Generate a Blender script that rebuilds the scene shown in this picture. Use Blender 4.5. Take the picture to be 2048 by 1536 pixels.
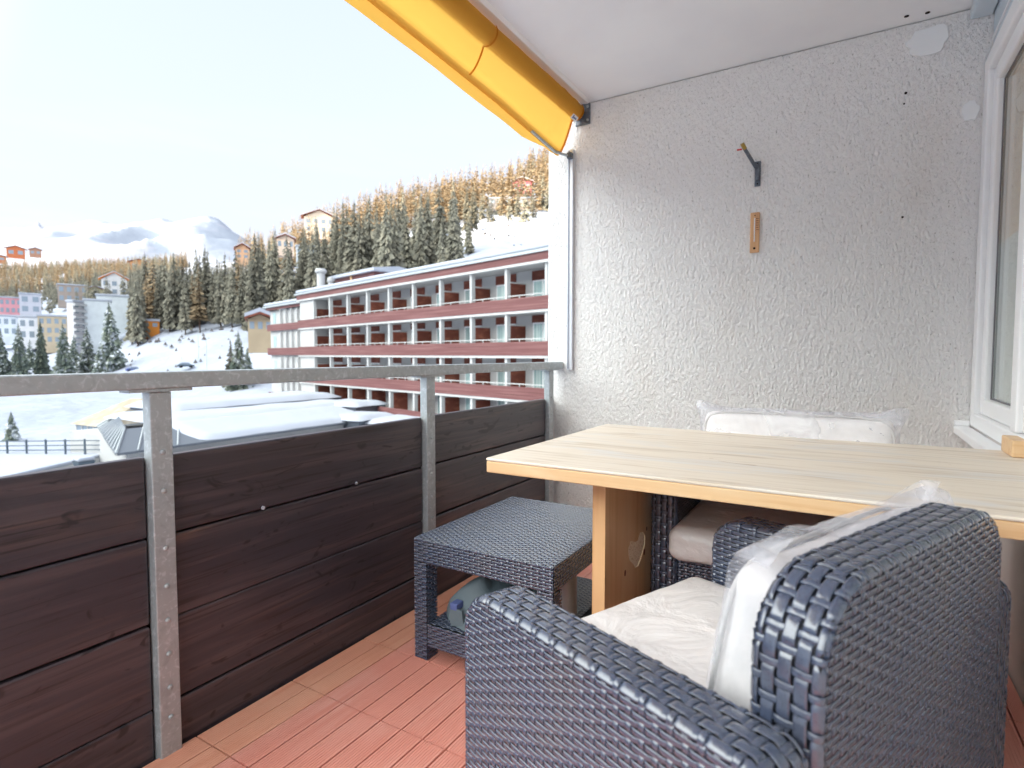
import bpy, bmesh, math, random
import numpy as np
from mathutils import Vector, noise
R = math.radians
for o in list(bpy.data.objects): bpy.data.objects.remove(o)
sc = bpy.context.scene
COL = sc.collection

# ------------------------------------------------------------------ camera
H = 1.05                                  # eye height above the balcony floor
FPX, YAW, PITCH = 1132.0, R(31.0), R(2.99)
cd = bpy.data.cameras.new('camera'); cam = bpy.data.objects.new('camera', cd); COL.objects.link(cam)
cam.location = (0, 0, H); cam.rotation_euler = (R(90) - PITCH, 0, YAW)
cd.sensor_width = 36; cd.lens = FPX / 2048 * 36
cd.clip_start = 0.05; cd.clip_end = 20000
cd.dof.use_dof = True; cd.dof.focus_distance = 1.7; cd.dof.aperture_fstop = 4.0
sc.camera = cam
FW = np.array([-math.sin(YAW), math.cos(YAW), 0.0]); RT = np.array([math.cos(YAW), math.sin(YAW), 0.0])

# ------------------------------------------------------------------ light
SUN_EL = R(8.5); SX, SY = -0.50, -0.866   # horizontal direction towards the sun
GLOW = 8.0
w = bpy.data.worlds.new('World'); sc.world = w; w.use_nodes = True
nt = w.node_tree; nt.nodes.clear()
N = nt.nodes.new; Lk = nt.links.new
out = N('ShaderNodeOutputWorld'); bg = N('ShaderNodeBackground'); sky = N('ShaderNodeTexSky')
sky.sky_type = 'NISHITA'; sky.sun_disc = False; sky.sun_elevation = R(14); sky.sun_rotation = math.atan2(SX, SY)
sky.altitude = 1800; sky.air_density = 1.0; sky.dust_density = 1.6; sky.ozone_density = 1.0
tc = N('ShaderNodeTexCoord'); mp = N('ShaderNodeMapping'); mp.inputs['Scale'].default_value = (1.0, 1.0, 6.0)
ns = N('ShaderNodeTexNoise'); ns.inputs['Scale'].default_value = 1.6; ns.inputs['Detail'].default_value = 6; ns.inputs['Roughness'].default_value = .5
def math_(op, a, b=None, c=None):
    n = N('ShaderNodeMath'); n.operation = op
    for i, v in enumerate((a, b, c)):
        if v is None: continue
        if isinstance(v, (int, float)): n.inputs[i].default_value = v
        else: Lk(v, n.inputs[i])
    return n.outputs[0]
def range_(v, a, b, c, d):
    n = N('ShaderNodeMapRange'); n.interpolation_type = 'SMOOTHSTEP'; Lk(v, n.inputs[0])
    for i, q in enumerate((a, b, c, d)): n.inputs[i + 1].default_value = q
    return n.outputs[0]
def mixc(f, a, b):
    n = N('ShaderNodeMixRGB'); Lk(f, n.inputs[0]); Lk(a, n.inputs[1])
    if isinstance(b, tuple): n.inputs[2].default_value = b
    else: Lk(b, n.inputs[2])
    return n.outputs[0]
sp = N('ShaderNodeSeparateXYZ'); Lk(tc.outputs['Generated'], sp.inputs[0]); Lk(tc.outputs['Generated'], mp.inputs[0]); Lk(mp.outputs[0], ns.inputs[0])
up = sp.outputs[2]
haze_ = range_(up, -.02, .75, .98, .70)                                   # high thin haze, thicker towards the horizon
c1 = mixc(haze_, sky.outputs[0], (.915, .925, 1.005, 1))
cl_ = math_('MULTIPLY', range_(ns.outputs['Fac'], .42, .64, 0, 1), range_(up, .03, .42, 1, 0))
c2 = mixc(cl_, c1, (1.22, 1.21, 1.18, 1))                              # long low cloud bank
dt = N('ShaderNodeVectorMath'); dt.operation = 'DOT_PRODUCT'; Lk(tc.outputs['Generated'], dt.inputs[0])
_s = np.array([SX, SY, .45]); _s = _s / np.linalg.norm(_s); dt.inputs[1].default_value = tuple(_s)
c3 = mixc(math_('MULTIPLY', range_(dt.outputs['Value'], .30, .95, 0, 1), .9), c2, (GLOW * .98, GLOW * 1.03, GLOW * 1.0, 1))  # glow added to the sun-side sky, out of view, to brighten the balcony
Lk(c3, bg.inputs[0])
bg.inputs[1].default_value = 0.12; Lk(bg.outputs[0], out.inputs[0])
sl = bpy.data.lights.new('sun', 'SUN'); sun = bpy.data.objects.new('sun', sl); COL.objects.link(sun)
sl.energy = 2.0; sl.angle = R(0.5); sl.color = (1.0, .80, .56)
sun.rotation_euler = Vector((-SX * math.cos(SUN_EL), -SY * math.cos(SUN_EL), -math.sin(SUN_EL))).to_track_quat('-Z', 'Y').to_euler()
sc.view_settings.view_transform = 'Standard'; sc.view_settings.look = 'None'
sc.view_settings.exposure = 3.0; sc.view_settings.gamma = 1.0
sc.render.engine = 'CYCLES'
sc.cycles.max_bounces = 10; sc.cycles.diffuse_bounces = 6; sc.cycles.transparent_max_bounces = 16

# ------------------------------------------------------------------ helpers
def at(px, py, ax, val):
    """world point where the line of sight through photo pixel meets the plane axis=val"""
    F = FW * math.cos(PITCH) + np.array([0, 0, -math.sin(PITCH)]); U = np.cross(RT, F)
    d = F + RT * (px - 1024) / FPX - U * (py - 768) / FPX
    C = np.array([0, 0, H]); return C + (val - C[ax]) / d[ax] * d
def far(px, D, zr=0.0):
    """world point at photo column px and depth D; zr = height above the eye"""
    p = FW * D + RT * (px - 1024) / FPX * D
    return np.array([p[0], p[1], H + zr])

def wb(name, boxes, m, parent, bevel=0, seg=2):
    b = MB()
    for x in boxes: b.box(*x)
    return b.build(name, m, parent, bevel=bevel, seg=seg)
class MB:
    def __init__(s): s.v = []; s.f = []; s.n = 0
    def add(s, V, Fs):
        V = np.asarray(V, float).reshape(-1, 3)
        for A in Fs:
            A = np.asarray(A, int)
            if A.size: s.f.append(A + s.n)
        s.v.append(V); s.n += len(V); return s
    def box(s, x0, x1, y0, y1, z0, z1, M=None):
        V = np.array([[x, y, z] for x in (x0, x1) for y in (y0, y1) for z in (z0, z1)], float)
        if M is not None: V = M(V)
        return s.add(V, [[[0, 1, 3, 2], [4, 6, 7, 5], [0, 4, 5, 1], [2, 3, 7, 6], [0, 2, 6, 4], [1, 5, 7, 3]]])
    def prism(s, poly, a0, a1, M):
        """poly: 2D outline (u,v), extruded from a0 to a1; M maps (u,v,a) -> xyz"""
        n = len(poly); P = np.array(poly, float)
        V = np.vstack([np.c_[P, np.full(n, a0)], np.c_[P, np.full(n, a1)]])
        q = [[i, (i + 1) % n, n + (i + 1) % n, n + i] for i in range(n)]
        return s.add(M(V), [q, [list(range(n))[::-1]], [list(range(n, 2 * n))]])
    def tube(s, pts, r, k=8, caps=True):
        pts = np.array(pts, float); n = len(pts)
        rr = np.full(n, r) if np.isscalar(r) else np.array(r, float)
        T = np.gradient(pts, axis=0); T /= np.linalg.norm(T, axis=1)[:, None] + 1e-12
        up = np.array([0, 0, 1.]) if abs(T[0][2]) < .9 else np.array([1., 0, 0])
        V = []
        for i in range(n):
            a = np.cross(T[i], up); a /= np.linalg.norm(a) + 1e-12; b = np.cross(a, T[i])
            for j in range(k):
                t = 2 * math.pi * j / k; V.append(pts[i] + rr[i] * (a * math.cos(t) + b * math.sin(t)))
        q = [[i * k + j, i * k + (j + 1) % k, (i + 1) * k + (j + 1) % k, (i + 1) * k + j] for i in range(n - 1) for j in range(k)]
        s.add(V, [q] + ([[list(range(k))[::-1]], [[(n - 1) * k + j for j in range(k)]]] if caps else []))
        return s
    def grid(s, G, wrap=False):
        G = np.asarray(G, float); a, b = G.shape[:2]; I = np.arange(a * b).reshape(a, b)
        q = np.stack([I[:-1, :-1], I[1:, :-1], I[1:, 1:], I[:-1, 1:]], -1).reshape(-1, 4)
        return s.add(G.reshape(-1, 3), [q])
    def build(s, name, m, parent=None, smooth=False, bevel=0, seg=2):
        me = bpy.data.meshes.new(name)
        V = np.vstack(s.v); me.vertices.add(len(V)); me.vertices.foreach_set('co', V.ravel())
        loops = np.concatenate([A.ravel() for A in s.f]); tot = np.concatenate([np.full(A.shape[0], A.shape[1]) for A in s.f])
        me.loops.add(len(loops)); me.loops.foreach_set('vertex_index', loops.astype(np.int32))
        me.polygons.add(len(tot)); st = np.concatenate([[0], np.cumsum(tot)[:-1]])
        me.polygons.foreach_set('loop_start', st.astype(np.int32)); me.polygons.foreach_set('loop_total', tot.astype(np.int32))
        me.update(calc_edges=True); me.validate()
        me.polygons.foreach_set('use_smooth', np.full(len(me.polygons), smooth)); me.materials.append(m)
        o = bpy.data.objects.new(name, me); COL.objects.link(o)
        if parent is not None: o.parent = parent
        if bevel:
            b = o.modifiers.new('bevel', 'BEVEL'); b.width = bevel; b.segments = seg; b.limit_method = 'ANGLE'; b.angle_limit = R(40)
        return o
def tag(o, label=None, cat=None, group=None, kind=None):
    if label: o['label'] = label
    if cat: o['category'] = cat
    if group: o['group'] = group
    if kind: o['kind'] = kind
    return o
def thing(name, label, cat, loc=(0, 0, 0), rz=0.0, group=None):
    o = bpy.data.objects.new(name, None); COL.objects.link(o); o.location = loc; o.rotation_euler = (0, 0, rz)
    o.empty_display_size = .1
    return tag(o, label, cat, group)
def copy_tree(o, parent=None, top=None):
    c = o.copy(); COL.objects.link(c)
    if parent is not None: c.parent = parent
    for ch in [x for x in COL.objects if x.parent == o]: copy_tree(ch, c)
    return c

# ------------------------------------------------------------------ materials
MATS = {}
def mat(name, col, rough=.6, spec=.5, metal=0, noise_=None, bump=None, alpha=None, coat=0, subs=None):
    """noise_: list of (scale xyz, col2, lo, hi, detail[, distortion]) layered; bump: (scale xyz, strength, distance, detail)"""
    m = bpy.data.materials.new(name); m.use_nodes = True; t = m.node_tree; b = t.nodes['Principled BSDF']
    def c4(c): return (c[0], c[1], c[2], 1)
    b.inputs['Base Color'].default_value = c4(col); b.inputs['Roughness'].default_value = rough
    b.inputs['Specular IOR Level'].default_value = spec; b.inputs['Metallic'].default_value = metal
    if coat: b.inputs['Coat Weight'].default_value = coat; b.inputs['Coat Roughness'].default_value = .15
    co = t.nodes.new('ShaderNodeTexCoord'); cur = None
    for L in (noise_ or []):
        mpn = t.nodes.new('ShaderNodeMapping'); mpn.inputs['Scale'].default_value = L[0]
        n = t.nodes.new('ShaderNodeTexNoise'); n.inputs['Scale'].default_value = 1; n.inputs['Detail'].default_value = L[4]
        if len(L) > 5: n.inputs['Distortion'].default_value = L[5]
        r = t.nodes.new('ShaderNodeMapRange'); r.inputs[1].default_value = L[2]; r.inputs[2].default_value = L[3]; r.interpolation_type = 'SMOOTHSTEP'
        x = t.nodes.new('ShaderNodeMixRGB'); x.inputs[2].default_value = c4(L[1])
        if cur is None: x.inputs[1].default_value = c4(col)
        else: t.links.new(cur, x.inputs[1])
        t.links.new(co.outputs['Object'], mpn.inputs[0]); t.links.new(mpn.outputs[0], n.inputs[0]); t.links.new(n.outputs['Fac'], r.inputs[0]); t.links.new(r.outputs[0], x.inputs[0])
        cur = x.outputs[0]
    if cur is not None: t.links.new(cur, b.inputs['Base Color'])
    prev = None
    for B in ([bump] if isinstance(bump, tuple) else (bump or [])):
        mpn = t.nodes.new('ShaderNodeMapping'); mpn.inputs['Scale'].default_value = B[0]
        n = t.nodes.new('ShaderNodeTexNoise'); n.inputs['Scale'].default_value = 1; n.inputs['Detail'].default_value = B[3]
        if len(B) > 4: n.inputs['Distortion'].default_value = B[4]
        bp = t.nodes.new('ShaderNodeBump'); bp.inputs['Strength'].default_value = B[1]; bp.inputs['Distance'].default_value = B[2]
        t.links.new(co.outputs['Object'], mpn.inputs[0]); t.links.new(mpn.outputs[0], n.inputs[0]); t.links.new(n.outputs['Fac'], bp.inputs['Height'])
        if prev: t.links.new(prev, bp.inputs['Normal'])
        t.links.new(bp.outputs[0], b.inputs['Normal']); prev = bp.outputs[0]
    MATS[name] = m; return m
def add_random(m, amt=.35):
    """vary base colour by object"""
    t = m.node_tree; b = t.nodes['Principled BSDF']; l = b.inputs['Base Color'].links
    oi = t.nodes.new('ShaderNodeObjectInfo'); hs = t.nodes.new('ShaderNodeHueSaturation')
    r = t.nodes.new('ShaderNodeMapRange'); r.inputs[3].default_value = 1 - amt; r.inputs[4].default_value = 1 + amt
    t.links.new(oi.outputs['Random'], r.inputs[0]); t.links.new(r.outputs[0], hs.inputs['Value'])
    if l: t.links.new(l[0].from_socket, hs.inputs['Color'])
    else: hs.inputs['Color'].default_value = b.inputs['Base Color'].default_value
    t.links.new(hs.outputs[0], b.inputs['Base Color'])
def add_upsnow(m, lo=.35, hi=.6, nscale=1.2, col=(.85, .88, .93), amount=.5):
    """snow lying on upward-facing surfaces, broken up by noise"""
    t = m.node_tree; b = t.nodes['Principled BSDF']; l = b.inputs['Base Color'].links
    g = t.nodes.new('ShaderNodeNewGeometry'); s = t.nodes.new('ShaderNodeSeparateXYZ'); a = t.nodes.new('ShaderNodeMath'); a.operation = 'ABSOLUTE'
    r = t.nodes.new('ShaderNodeMapRange'); r.inputs[1].default_value = lo; r.inputs[2].default_value = hi
    n = t.nodes.new('ShaderNodeTexNoise'); n.inputs['Scale'].default_value = nscale; n.inputs['Detail'].default_value = 3
    nr = t.nodes.new('ShaderNodeMapRange'); nr.inputs[1].default_value = amount; nr.inputs[2].default_value = amount + .08
    mu = t.nodes.new('ShaderNodeMath'); mu.operation = 'MULTIPLY'; x = t.nodes.new('ShaderNodeMixRGB'); x.inputs[2].default_value = (*col, 1)
    t.links.new(g.outputs['Normal'], s.inputs[0]); t.links.new(s.outputs[2], a.inputs[0]); t.links.new(a.outputs[0], r.inputs[0])
    t.links.new(g.outputs['Position'], n.inputs['Vector']); t.links.new(n.outputs['Fac'], nr.inputs[0])
    t.links.new(r.outputs[0], mu.inputs[0]); t.links.new(nr.outputs[0], mu.inputs[1]); t.links.new(mu.outputs[0], x.inputs[0])
    if l: t.links.new(l[0].from_socket, x.inputs[1])
    else: x.inputs[1].default_value = b.inputs['Base Color'].default_value
    t.links.new(x.outputs[0], b.inputs['Base Color'])

M_stucco = mat('stucco', (.83, .815, .795), .9, .2, noise_=[((1.6, 1.6, 1.1), (.76, .72, .67), .52, .78, 3), ((90, 90, 60), (.50, .48, .45), .60, .74, 3)],
               bump=[((105, 105, 54), 1.0, .0145, 3, .1), ((180, 180, 110), .8, .004, 2)])
M_stucco_low = M_stucco
M_ceiling = mat('ceiling paint', (.86, .86, .86), .8, .2, noise_=[((2, 2, 2), (.82, .82, .83), .4, .7, 3), ((.8, 5, 5), (.78, .77, .75), .62, .8, 4)], bump=((25, 25, 25), .15, .003, 4))
M_edge = mat('white edge paint', (.86, .855, .85), .6, .3, bump=((12, 3, 12), .1, .003, 3))
M_galv = mat('galvanised steel', (.42, .455, .465), .46, .5, .45, noise_=[((60, 60, 60), (.56, .60, .62), .50, .72, 4, 1.0), ((22, 22, 22), (.36, .39, .40), .50, .74, 5, 1.5)], bump=((90, 90, 90), .3, .001, 3))
M_plank = mat('dark stained boards', (.044, .036, .044), .36, .6, noise_=[((24, 1.4, 30), (.085, .062, .066), .42, .72, 7, .9), ((9, .8, 9), (.135, .080, .064), .55, .80, 5, 1.8), ((90, 3.0, 110), (.026, .019, .021), .52, .70, 4, .4), ((5, 6, 14), (.020, .015, .018), .62, .72, 2, 2.5)],
              bump=[((60, 3, 80), .5, .0015, 6, .6)])
M_plankedge = mat('worn board edge', (.17, .14, .125), .7, .3, noise_=[((20, 3, 20), (.07, .05, .045), .4, .7, 4)])
M_deck = mat('red composite decking', (.74, .31, .24), .6, .35, noise_=[((3, 3, 3), (.78, .39, .32), .4, .7, 3), ((40, 3, 40), (.71, .29, .222), .45, .75, 3)])
M_deck2 = mat('orange composite decking', (.76, .35, .235), .6, .35, noise_=[((3, 3, 3), (.80, .42, .29), .4, .7, 3), ((40, 3, 40), (.73, .33, .215), .45, .75, 3)])
M_dark = mat('dark gap', (.02, .012, .01), .9, .1)
M_rattan = mat('anthracite moulded weave', (.047, .063, .108), .27, 1.0, noise_=[((14, 14, 14), (.060, .069, .100), .4, .7, 3), ((300, 300, 300), (.038, .045, .068), .5, .8, 2)], bump=((420, 420, 420), .12, .0004, 2), coat=.6)
M_rattanb = mat('weave core', (.006, .007, .012), .6, .3)
M_tabletop = mat('weathered pine top', (.76, .67, .56), .50, .4, noise_=[((1.6, 22, 22), (.54, .44, .33), .46, .76, 6, 1.5), ((3, 9, 9), (.70, .66, .62), .5, .75, 4, .8), ((1.2, 50, 50), (.60, .49, .37), .55, .78, 3, 1.6), ((9, 26, 26), (.40, .27, .15), .72, .80, 2, 2)], bump=((3, 90, 90), .15, .001, 4))
M_pine = mat('varnished pine', (.72, .48, .26), .42, .45, noise_=[((1.5, 40, 40), (.64, .38, .18), .45, .72, 5, .8), ((2, 8, 8), (.76, .56, .34), .5, .8, 4, 1)], bump=((3, 80, 80), .15, .0008, 3))
M_pinev = mat('varnished pine upright', (.72, .44, .22), .4, .45, noise_=[((30, 30, 1.3), (.62, .34, .15), .45, .72, 5, .8), ((7, 7, 1.2), (.76, .52, .29), .5, .8, 4, 1), ((16, 16, 7), (.16, .06, .02), .765, .80, 1, .5)], bump=((80, 80, 3), .15, .0008, 3))
M_cutedge = mat('fresh sawn pine', (.90, .76, .58), .8, .2, noise_=[((200, 200, 200), (.62, .42, .22), .55, .65, 2)], bump=((150, 150, 150), .8, .002, 2))
M_pvc = mat('white window plastic', (.88, .88, .88), .3, .5)
M_pvcb = mat('bluish white shutter box', (.60, .67, .72), .35, .5)
M_white = mat('white render', (.82, .82, .81), .8, .2, noise_=[((3, 3, 3), (.76, .76, .75), .4, .7, 3)])
M_cream = mat('cream render', (.72, .67, .62), .8, .2, noise_=[((4, 4, 4), (.66, .61, .56), .4, .7, 3)])
M_gasket = mat('window gasket', (.20, .19, .20), .6, .3)
M_alu = mat('anodised channel', (.70, .72, .76), .35, .5, .4)
M_slot = mat('channel slot', (.25, .27, .32), .5, .4)
M_darkmetal = mat('dark grey bracket', (.12, .14, .17), .45, .5, .6, noise_=[((50, 50, 50), (.22, .24, .27), .5, .7, 3)])
M_brass = mat('tarnished brass', (.45, .30, .07), .4, .5, .7)
M_red = mat('red plastic', (.6, .04, .03), .5, .4)
M_bag = mat('grey blue cloth', (.085, .115, .135), .6, .4, noise_=[((5, 5, 5), (.12, .155, .175), .4, .7, 4)], bump=((30, 30, 30), .5, .004, 4, 1.2))
M_greycan = mat('brushed grey metal', (.42, .42, .43), .38, .5, .5, noise_=[((60, 60, 2), (.36, .36, .37), .4, .7, 3)])
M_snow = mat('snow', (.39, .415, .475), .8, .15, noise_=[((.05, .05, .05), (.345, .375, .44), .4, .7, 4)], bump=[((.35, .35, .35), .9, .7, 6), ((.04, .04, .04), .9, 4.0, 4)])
M_snowroof = mat('roof snow', (.42, .445, .50), .8, .15, bump=((.8, .8, .8), .5, .15, 4))
M_redwood = mat('maroon weatherboard', (.155, .062, .060), .65, .3, noise_=[((.25, .25, 9), (.215, .10, .095), .42, .70, 5), ((.2, .2, 30), (.095, .034, .032), .56, .72, 3)])
M_brownwood = mat('brown balcony divider', (.155, .042, .026), .6, .3, noise_=[((1.2, 1.2, 3), (.25, .085, .05), .45, .70, 4)])
M_hwall = mat('hotel white wall', (.50, .50, .49), .8, .2, noise_=[((.5, .5, .5), (.44, .44, .435), .4, .7, 3)])
M_curt = mat('curtained glass', (.30, .42, .42), .15, .7, noise_=[((6, 6, .1), (.50, .60, .58), .4, .65, 2)])
M_metalroof = mat('grey standing seam roof', (.125, .14, .16), .45, .5, .3)
M_tent = mat('beige awning cloth', (.38, .325, .24), .8, .2, noise_=[((1, 1, 1), (.46, .41, .33), .4, .7, 3)])
M_glassd = mat('blue grey glazing', (.25, .31, .37), .12, .7)
M_fence = mat('dark fence bars', (.10, .13, .16), .6, .3)
M_bark = mat('bark', (.09, .06, .045), .9, .1)
def foliage(name, c1, c2, c3, rnd=.3, snow=None):
    m = mat(name, c1, .8, .15, noise_=[((.5, .5, .5), c2, .42, .62, 3), ((2.5, 2.5, 2.5), c3, .55, .70, 2)])
    if snow: add_upsnow(m, nscale=snow[0], amount=snow[1])
    add_random(m, rnd); return m
M_spruce = foliage('spruce needles', (.165, .16, .125), (.24, .22, .165), (.12, .12, .10), .35)
M_spruceg = foliage('blue green spruce', (.115, .145, .12), (.17, .19, .14), (.09, .11, .095), .22, (.9, .50))
M_larch = foliage('bare larch twigs', (.29, .21, .125), (.38, .29, .18), (.20, .145, .095), .3)
M_rockm = mat('dark rock', (.12, .11, .11), .9, .1)
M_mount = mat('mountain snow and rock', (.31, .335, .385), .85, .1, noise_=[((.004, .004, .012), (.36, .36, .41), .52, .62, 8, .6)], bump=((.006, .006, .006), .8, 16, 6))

add_random(M_brownwood, .22); add_random(M_curt, .3)
# awning cloth: thin, lets the sky glow through it
def cloth_mat(name, col, back):
    m = bpy.data.materials.new(name); m.use_nodes = True; t = m.node_tree; b = t.nodes['Principled BSDF']; o = t.nodes['Material Output']
    b.inputs['Base Color'].default_value = (*col, 1); b.inputs['Roughness'].default_value = .75; b.inputs['Specular IOR Level'].default_value = .2
    tr = t.nodes.new('ShaderNodeBsdfTranslucent'); tr.inputs[0].default_value = (*back, 1); ms = t.nodes.new('ShaderNodeMixShader'); ms.inputs[0].default_value = .5
    n = t.nodes.new('ShaderNodeTexNoise'); n.inputs['Scale'].default_value = 9; n.inputs['Detail'].default_value = 4; co = t.nodes.new('ShaderNodeTexCoord')
    bp = t.nodes.new('ShaderNodeBump'); bp.inputs['Strength'].default_value = .25; bp.inputs['Distance'].default_value = .01
    t.links.new(co.outputs['Object'], n.inputs[0]); t.links.new(n.outputs['Fac'], bp.inputs['Height']); t.links.new(bp.outputs[0], b.inputs['Normal'])
    t.links.new(b.outputs[0], ms.inputs[1]); t.links.new(tr.outputs[0], ms.inputs[2]); t.links.new(ms.outputs[0], o.inputs[0]); return m
M_yellow = cloth_mat('yellow awning cloth', (.80, .43, .065), (.86, .50, .10))
M_hem = cloth_mat('orange hem', (.66, .26, .02), (.66, .26, .02))
# clear plastic wrap and wrinkled plastic over cream fabric
def plastic_mat(name, clear):
    m = bpy.data.materials.new(name); m.use_nodes = True; t = m.node_tree; b = t.nodes['Principled BSDF']; o = t.nodes['Material Output']
    b.inputs['Base Color'].default_value = (.90, .90, .93, 1); b.inputs['Roughness'].default_value = .16; b.inputs['Specular IOR Level'].default_value = .8
    co = t.nodes.new('ShaderNodeTexCoord'); mp_ = t.nodes.new('ShaderNodeMapping'); mp_.inputs['Scale'].default_value = (7, 5, 7)
    n = t.nodes.new('ShaderNodeTexNoise'); n.inputs['Scale'].default_value = 1.3; n.inputs['Detail'].default_value = 5; n.inputs['Distortion'].default_value = .7; n.inputs['Roughness'].default_value = .5
    bp = t.nodes.new('ShaderNodeBump'); bp.inputs['Strength'].default_value = .8; bp.inputs['Distance'].default_value = .02
    t.links.new(co.outputs['Object'], mp_.inputs[0]); t.links.new(mp_.outputs[0], n.inputs[0]); t.links.new(n.outputs['Fac'], bp.inputs['Height']); t.links.new(bp.outputs[0], b.inputs['Normal'])
    if clear:
        tr = t.nodes.new('ShaderNodeBsdfTransparent'); tr.inputs[0].default_value = (.96, .96, .98, 1); ms = t.nodes.new('ShaderNodeMixShader')
        r = t.nodes.new('ShaderNodeMapRange'); r.inputs[1].default_value = .35; r.inputs[2].default_value = .75; r.inputs[3].default_value = clear - .1; r.inputs[4].default_value = clear + .28
        t.links.new(n.outputs['Fac'], r.inputs[0]); t.links.new(r.outputs[0], ms.inputs[0]); t.links.new(tr.outputs[0], ms.inputs[1]); t.links.new(b.outputs[0], ms.inputs[2]); t.links.new(ms.outputs[0], o.inputs[0])
    return m
M_wrap = plastic_mat('clear plastic wrap', .16)
M_cushion = plastic_mat('cream cushion under film', 0)
M_cushion.node_tree.nodes['Principled BSDF'].inputs['Base Color'].default_value = (.80, .77, .76, 1)
M_cushion.node_tree.nodes['Principled BSDF'].inputs['Roughness'].default_value = .35
M_fabric = mat('cream cushion fabric', (.80, .77, .745), .8, .2, bump=((160, 160, 160), .3, .001, 2))
M_cord = mat('cream piping cord', (.62, .60, .58), .8, .2, bump=((300, 300, 500), .8, .002, 1))
# window glass
M_glass = bpy.data.materials.new('window glass'); M_glass.use_nodes = True
t = M_glass.node_tree; t.nodes.clear(); o_ = t.nodes.new('ShaderNodeOutputMaterial'); g_ = t.nodes.new('ShaderNodeBsdfGlossy'); g_.inputs['Roughness'].default_value = .02; g_.inputs[0].default_value = (.95, .97, .96, 1)
tr_ = t.nodes.new('ShaderNodeBsdfTransparent'); ms_ = t.nodes.new('ShaderNodeMixShader'); lw_ = t.nodes.new('ShaderNodeLayerWeight'); lw_.inputs[0].default_value = .5; pw_ = t.nodes.new('ShaderNodeMath'); pw_.operation = 'POWER'; pw_.inputs[1].default_value = 4.0; fr_ = t.nodes.new('ShaderNodeMath'); fr_.operation = 'MULTIPLY_ADD'; fr_.inputs[1].default_value = .85; fr_.inputs[2].default_value = .07; t.links.new(lw_.outputs['Facing'], pw_.inputs[0]); t.links.new(pw_.outputs[0], fr_.inputs[0])
t.links.new(fr_.outputs[0], ms_.inputs[0]); t.links.new(tr_.outputs[0], ms_.inputs[1]); t.links.new(g_.outputs[0], ms_.inputs[2]); t.links.new(ms_.outputs[0], o_.inputs[0])
tr_.inputs[0].default_value = (.9, .92, .92, 1)
M_warmglow = mat('warm glow behind glass', (.92, .62, .33), .7, .2, noise_=[((2, 2, 60), (.85, .52, .25), .4, .7, 3)])  # orange colour imitates the warm light showing in the pane
M_tag = mat('white tag', (.8, .8, .82), .6, .3)
M_ink = mat('blue ink', (.10, .13, .30), .6, .3)

# ================================================================== TERRAIN
TD = np.array([0, 25, 60, 100, 150, 200, 250, 300, 350, 400, 500, 600, 750, 1000, 1400, 2500, 9000], float)
TP = np.array([-400, 60, 200, 330, 430, 530, 620, 700, 850, 1000, 1100, 1350, 2300], float)
# photo row of the ground for D >= 150
TY = {  # px: rows for D = 150 .. 2500
 -400: [772, 742, 712, 690, 672, 655, 625, 600, 570, 560, 580, 640],
 60:   [772, 745, 712, 688, 668, 650, 615, 590, 560, 538, 560, 640],
 200:  [772, 740, 690, 660, 635, 618, 590, 570, 550, 535, 560, 640],
 330:  [768, 700, 640, 620, 605, 590, 565, 548, 540, 545, 580, 650],
 430:  [755, 672, 640, 615, 595, 575, 545, 530, 535, 560, 600, 660],
 530:  [735, 668, 625, 592, 570, 555, 532, 520, 530, 545, 600, 660],
 620:  [700, 645, 595, 565, 540, 522, 500, 494, 505, 530, 600, 660],
 700:  [670, 600, 560, 524, 502, 484, 464, 466, 485, 520, 600, 660],
 850:  [640, 575, 530, 492, 464, 446, 426, 422, 440, 490, 600, 660],
 1000: [610, 535, 482, 452, 438, 424, 398, 384, 398, 450, 580, 660],
 1100: [600, 525, 475, 446, 428, 408, 368, 335, 345, 400, 560, 660],
 1350: [590, 500, 440, 400, 370, 340, 290, 250, 240, 300, 500, 650],
 2300: [620, 560, 520, 480, 450, 420, 380, 340, 330, 360, 500, 650]}
TZ = np.zeros((len(TD), len(TP)))
for j, p in enumerate(TP):
    for i, D in enumerate(TD):
        if D <= 60: z = -9.5
        elif D == 100: z = -9.0
        elif i <= 15: z = (709 - TY[int(p)][i - 4]) / 1132 * D
        else: z = 60
        TZ[i, j] = z
def ground_z(px, D):
    """height above the eye of the ground (vectorised)"""
    px = np.clip(np.asarray(px, float), TP[0], TP[-1]); D = np.clip(np.asarray(D, float), 0, TD[-1])
    j = np.clip(np.searchsorted(TP, px) - 1, 0, len(TP) - 2); i = np.clip(np.searchsorted(TD, D) - 1, 0, len(TD) - 2)
    a = (px - TP[j]) / (TP[j + 1] - TP[j]); b = (D - TD[i]) / (TD[i + 1] - TD[i])
    sm = lambda q: q * q * (3 - 2 * q); a = .5 * a + .5 * sm(a)
    return (TZ[i, j] * (1 - a) + TZ[i, j + 1] * a) * (1 - b) + (TZ[i + 1, j] * (1 - a) + TZ[i + 1, j + 1] * a) * b
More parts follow.
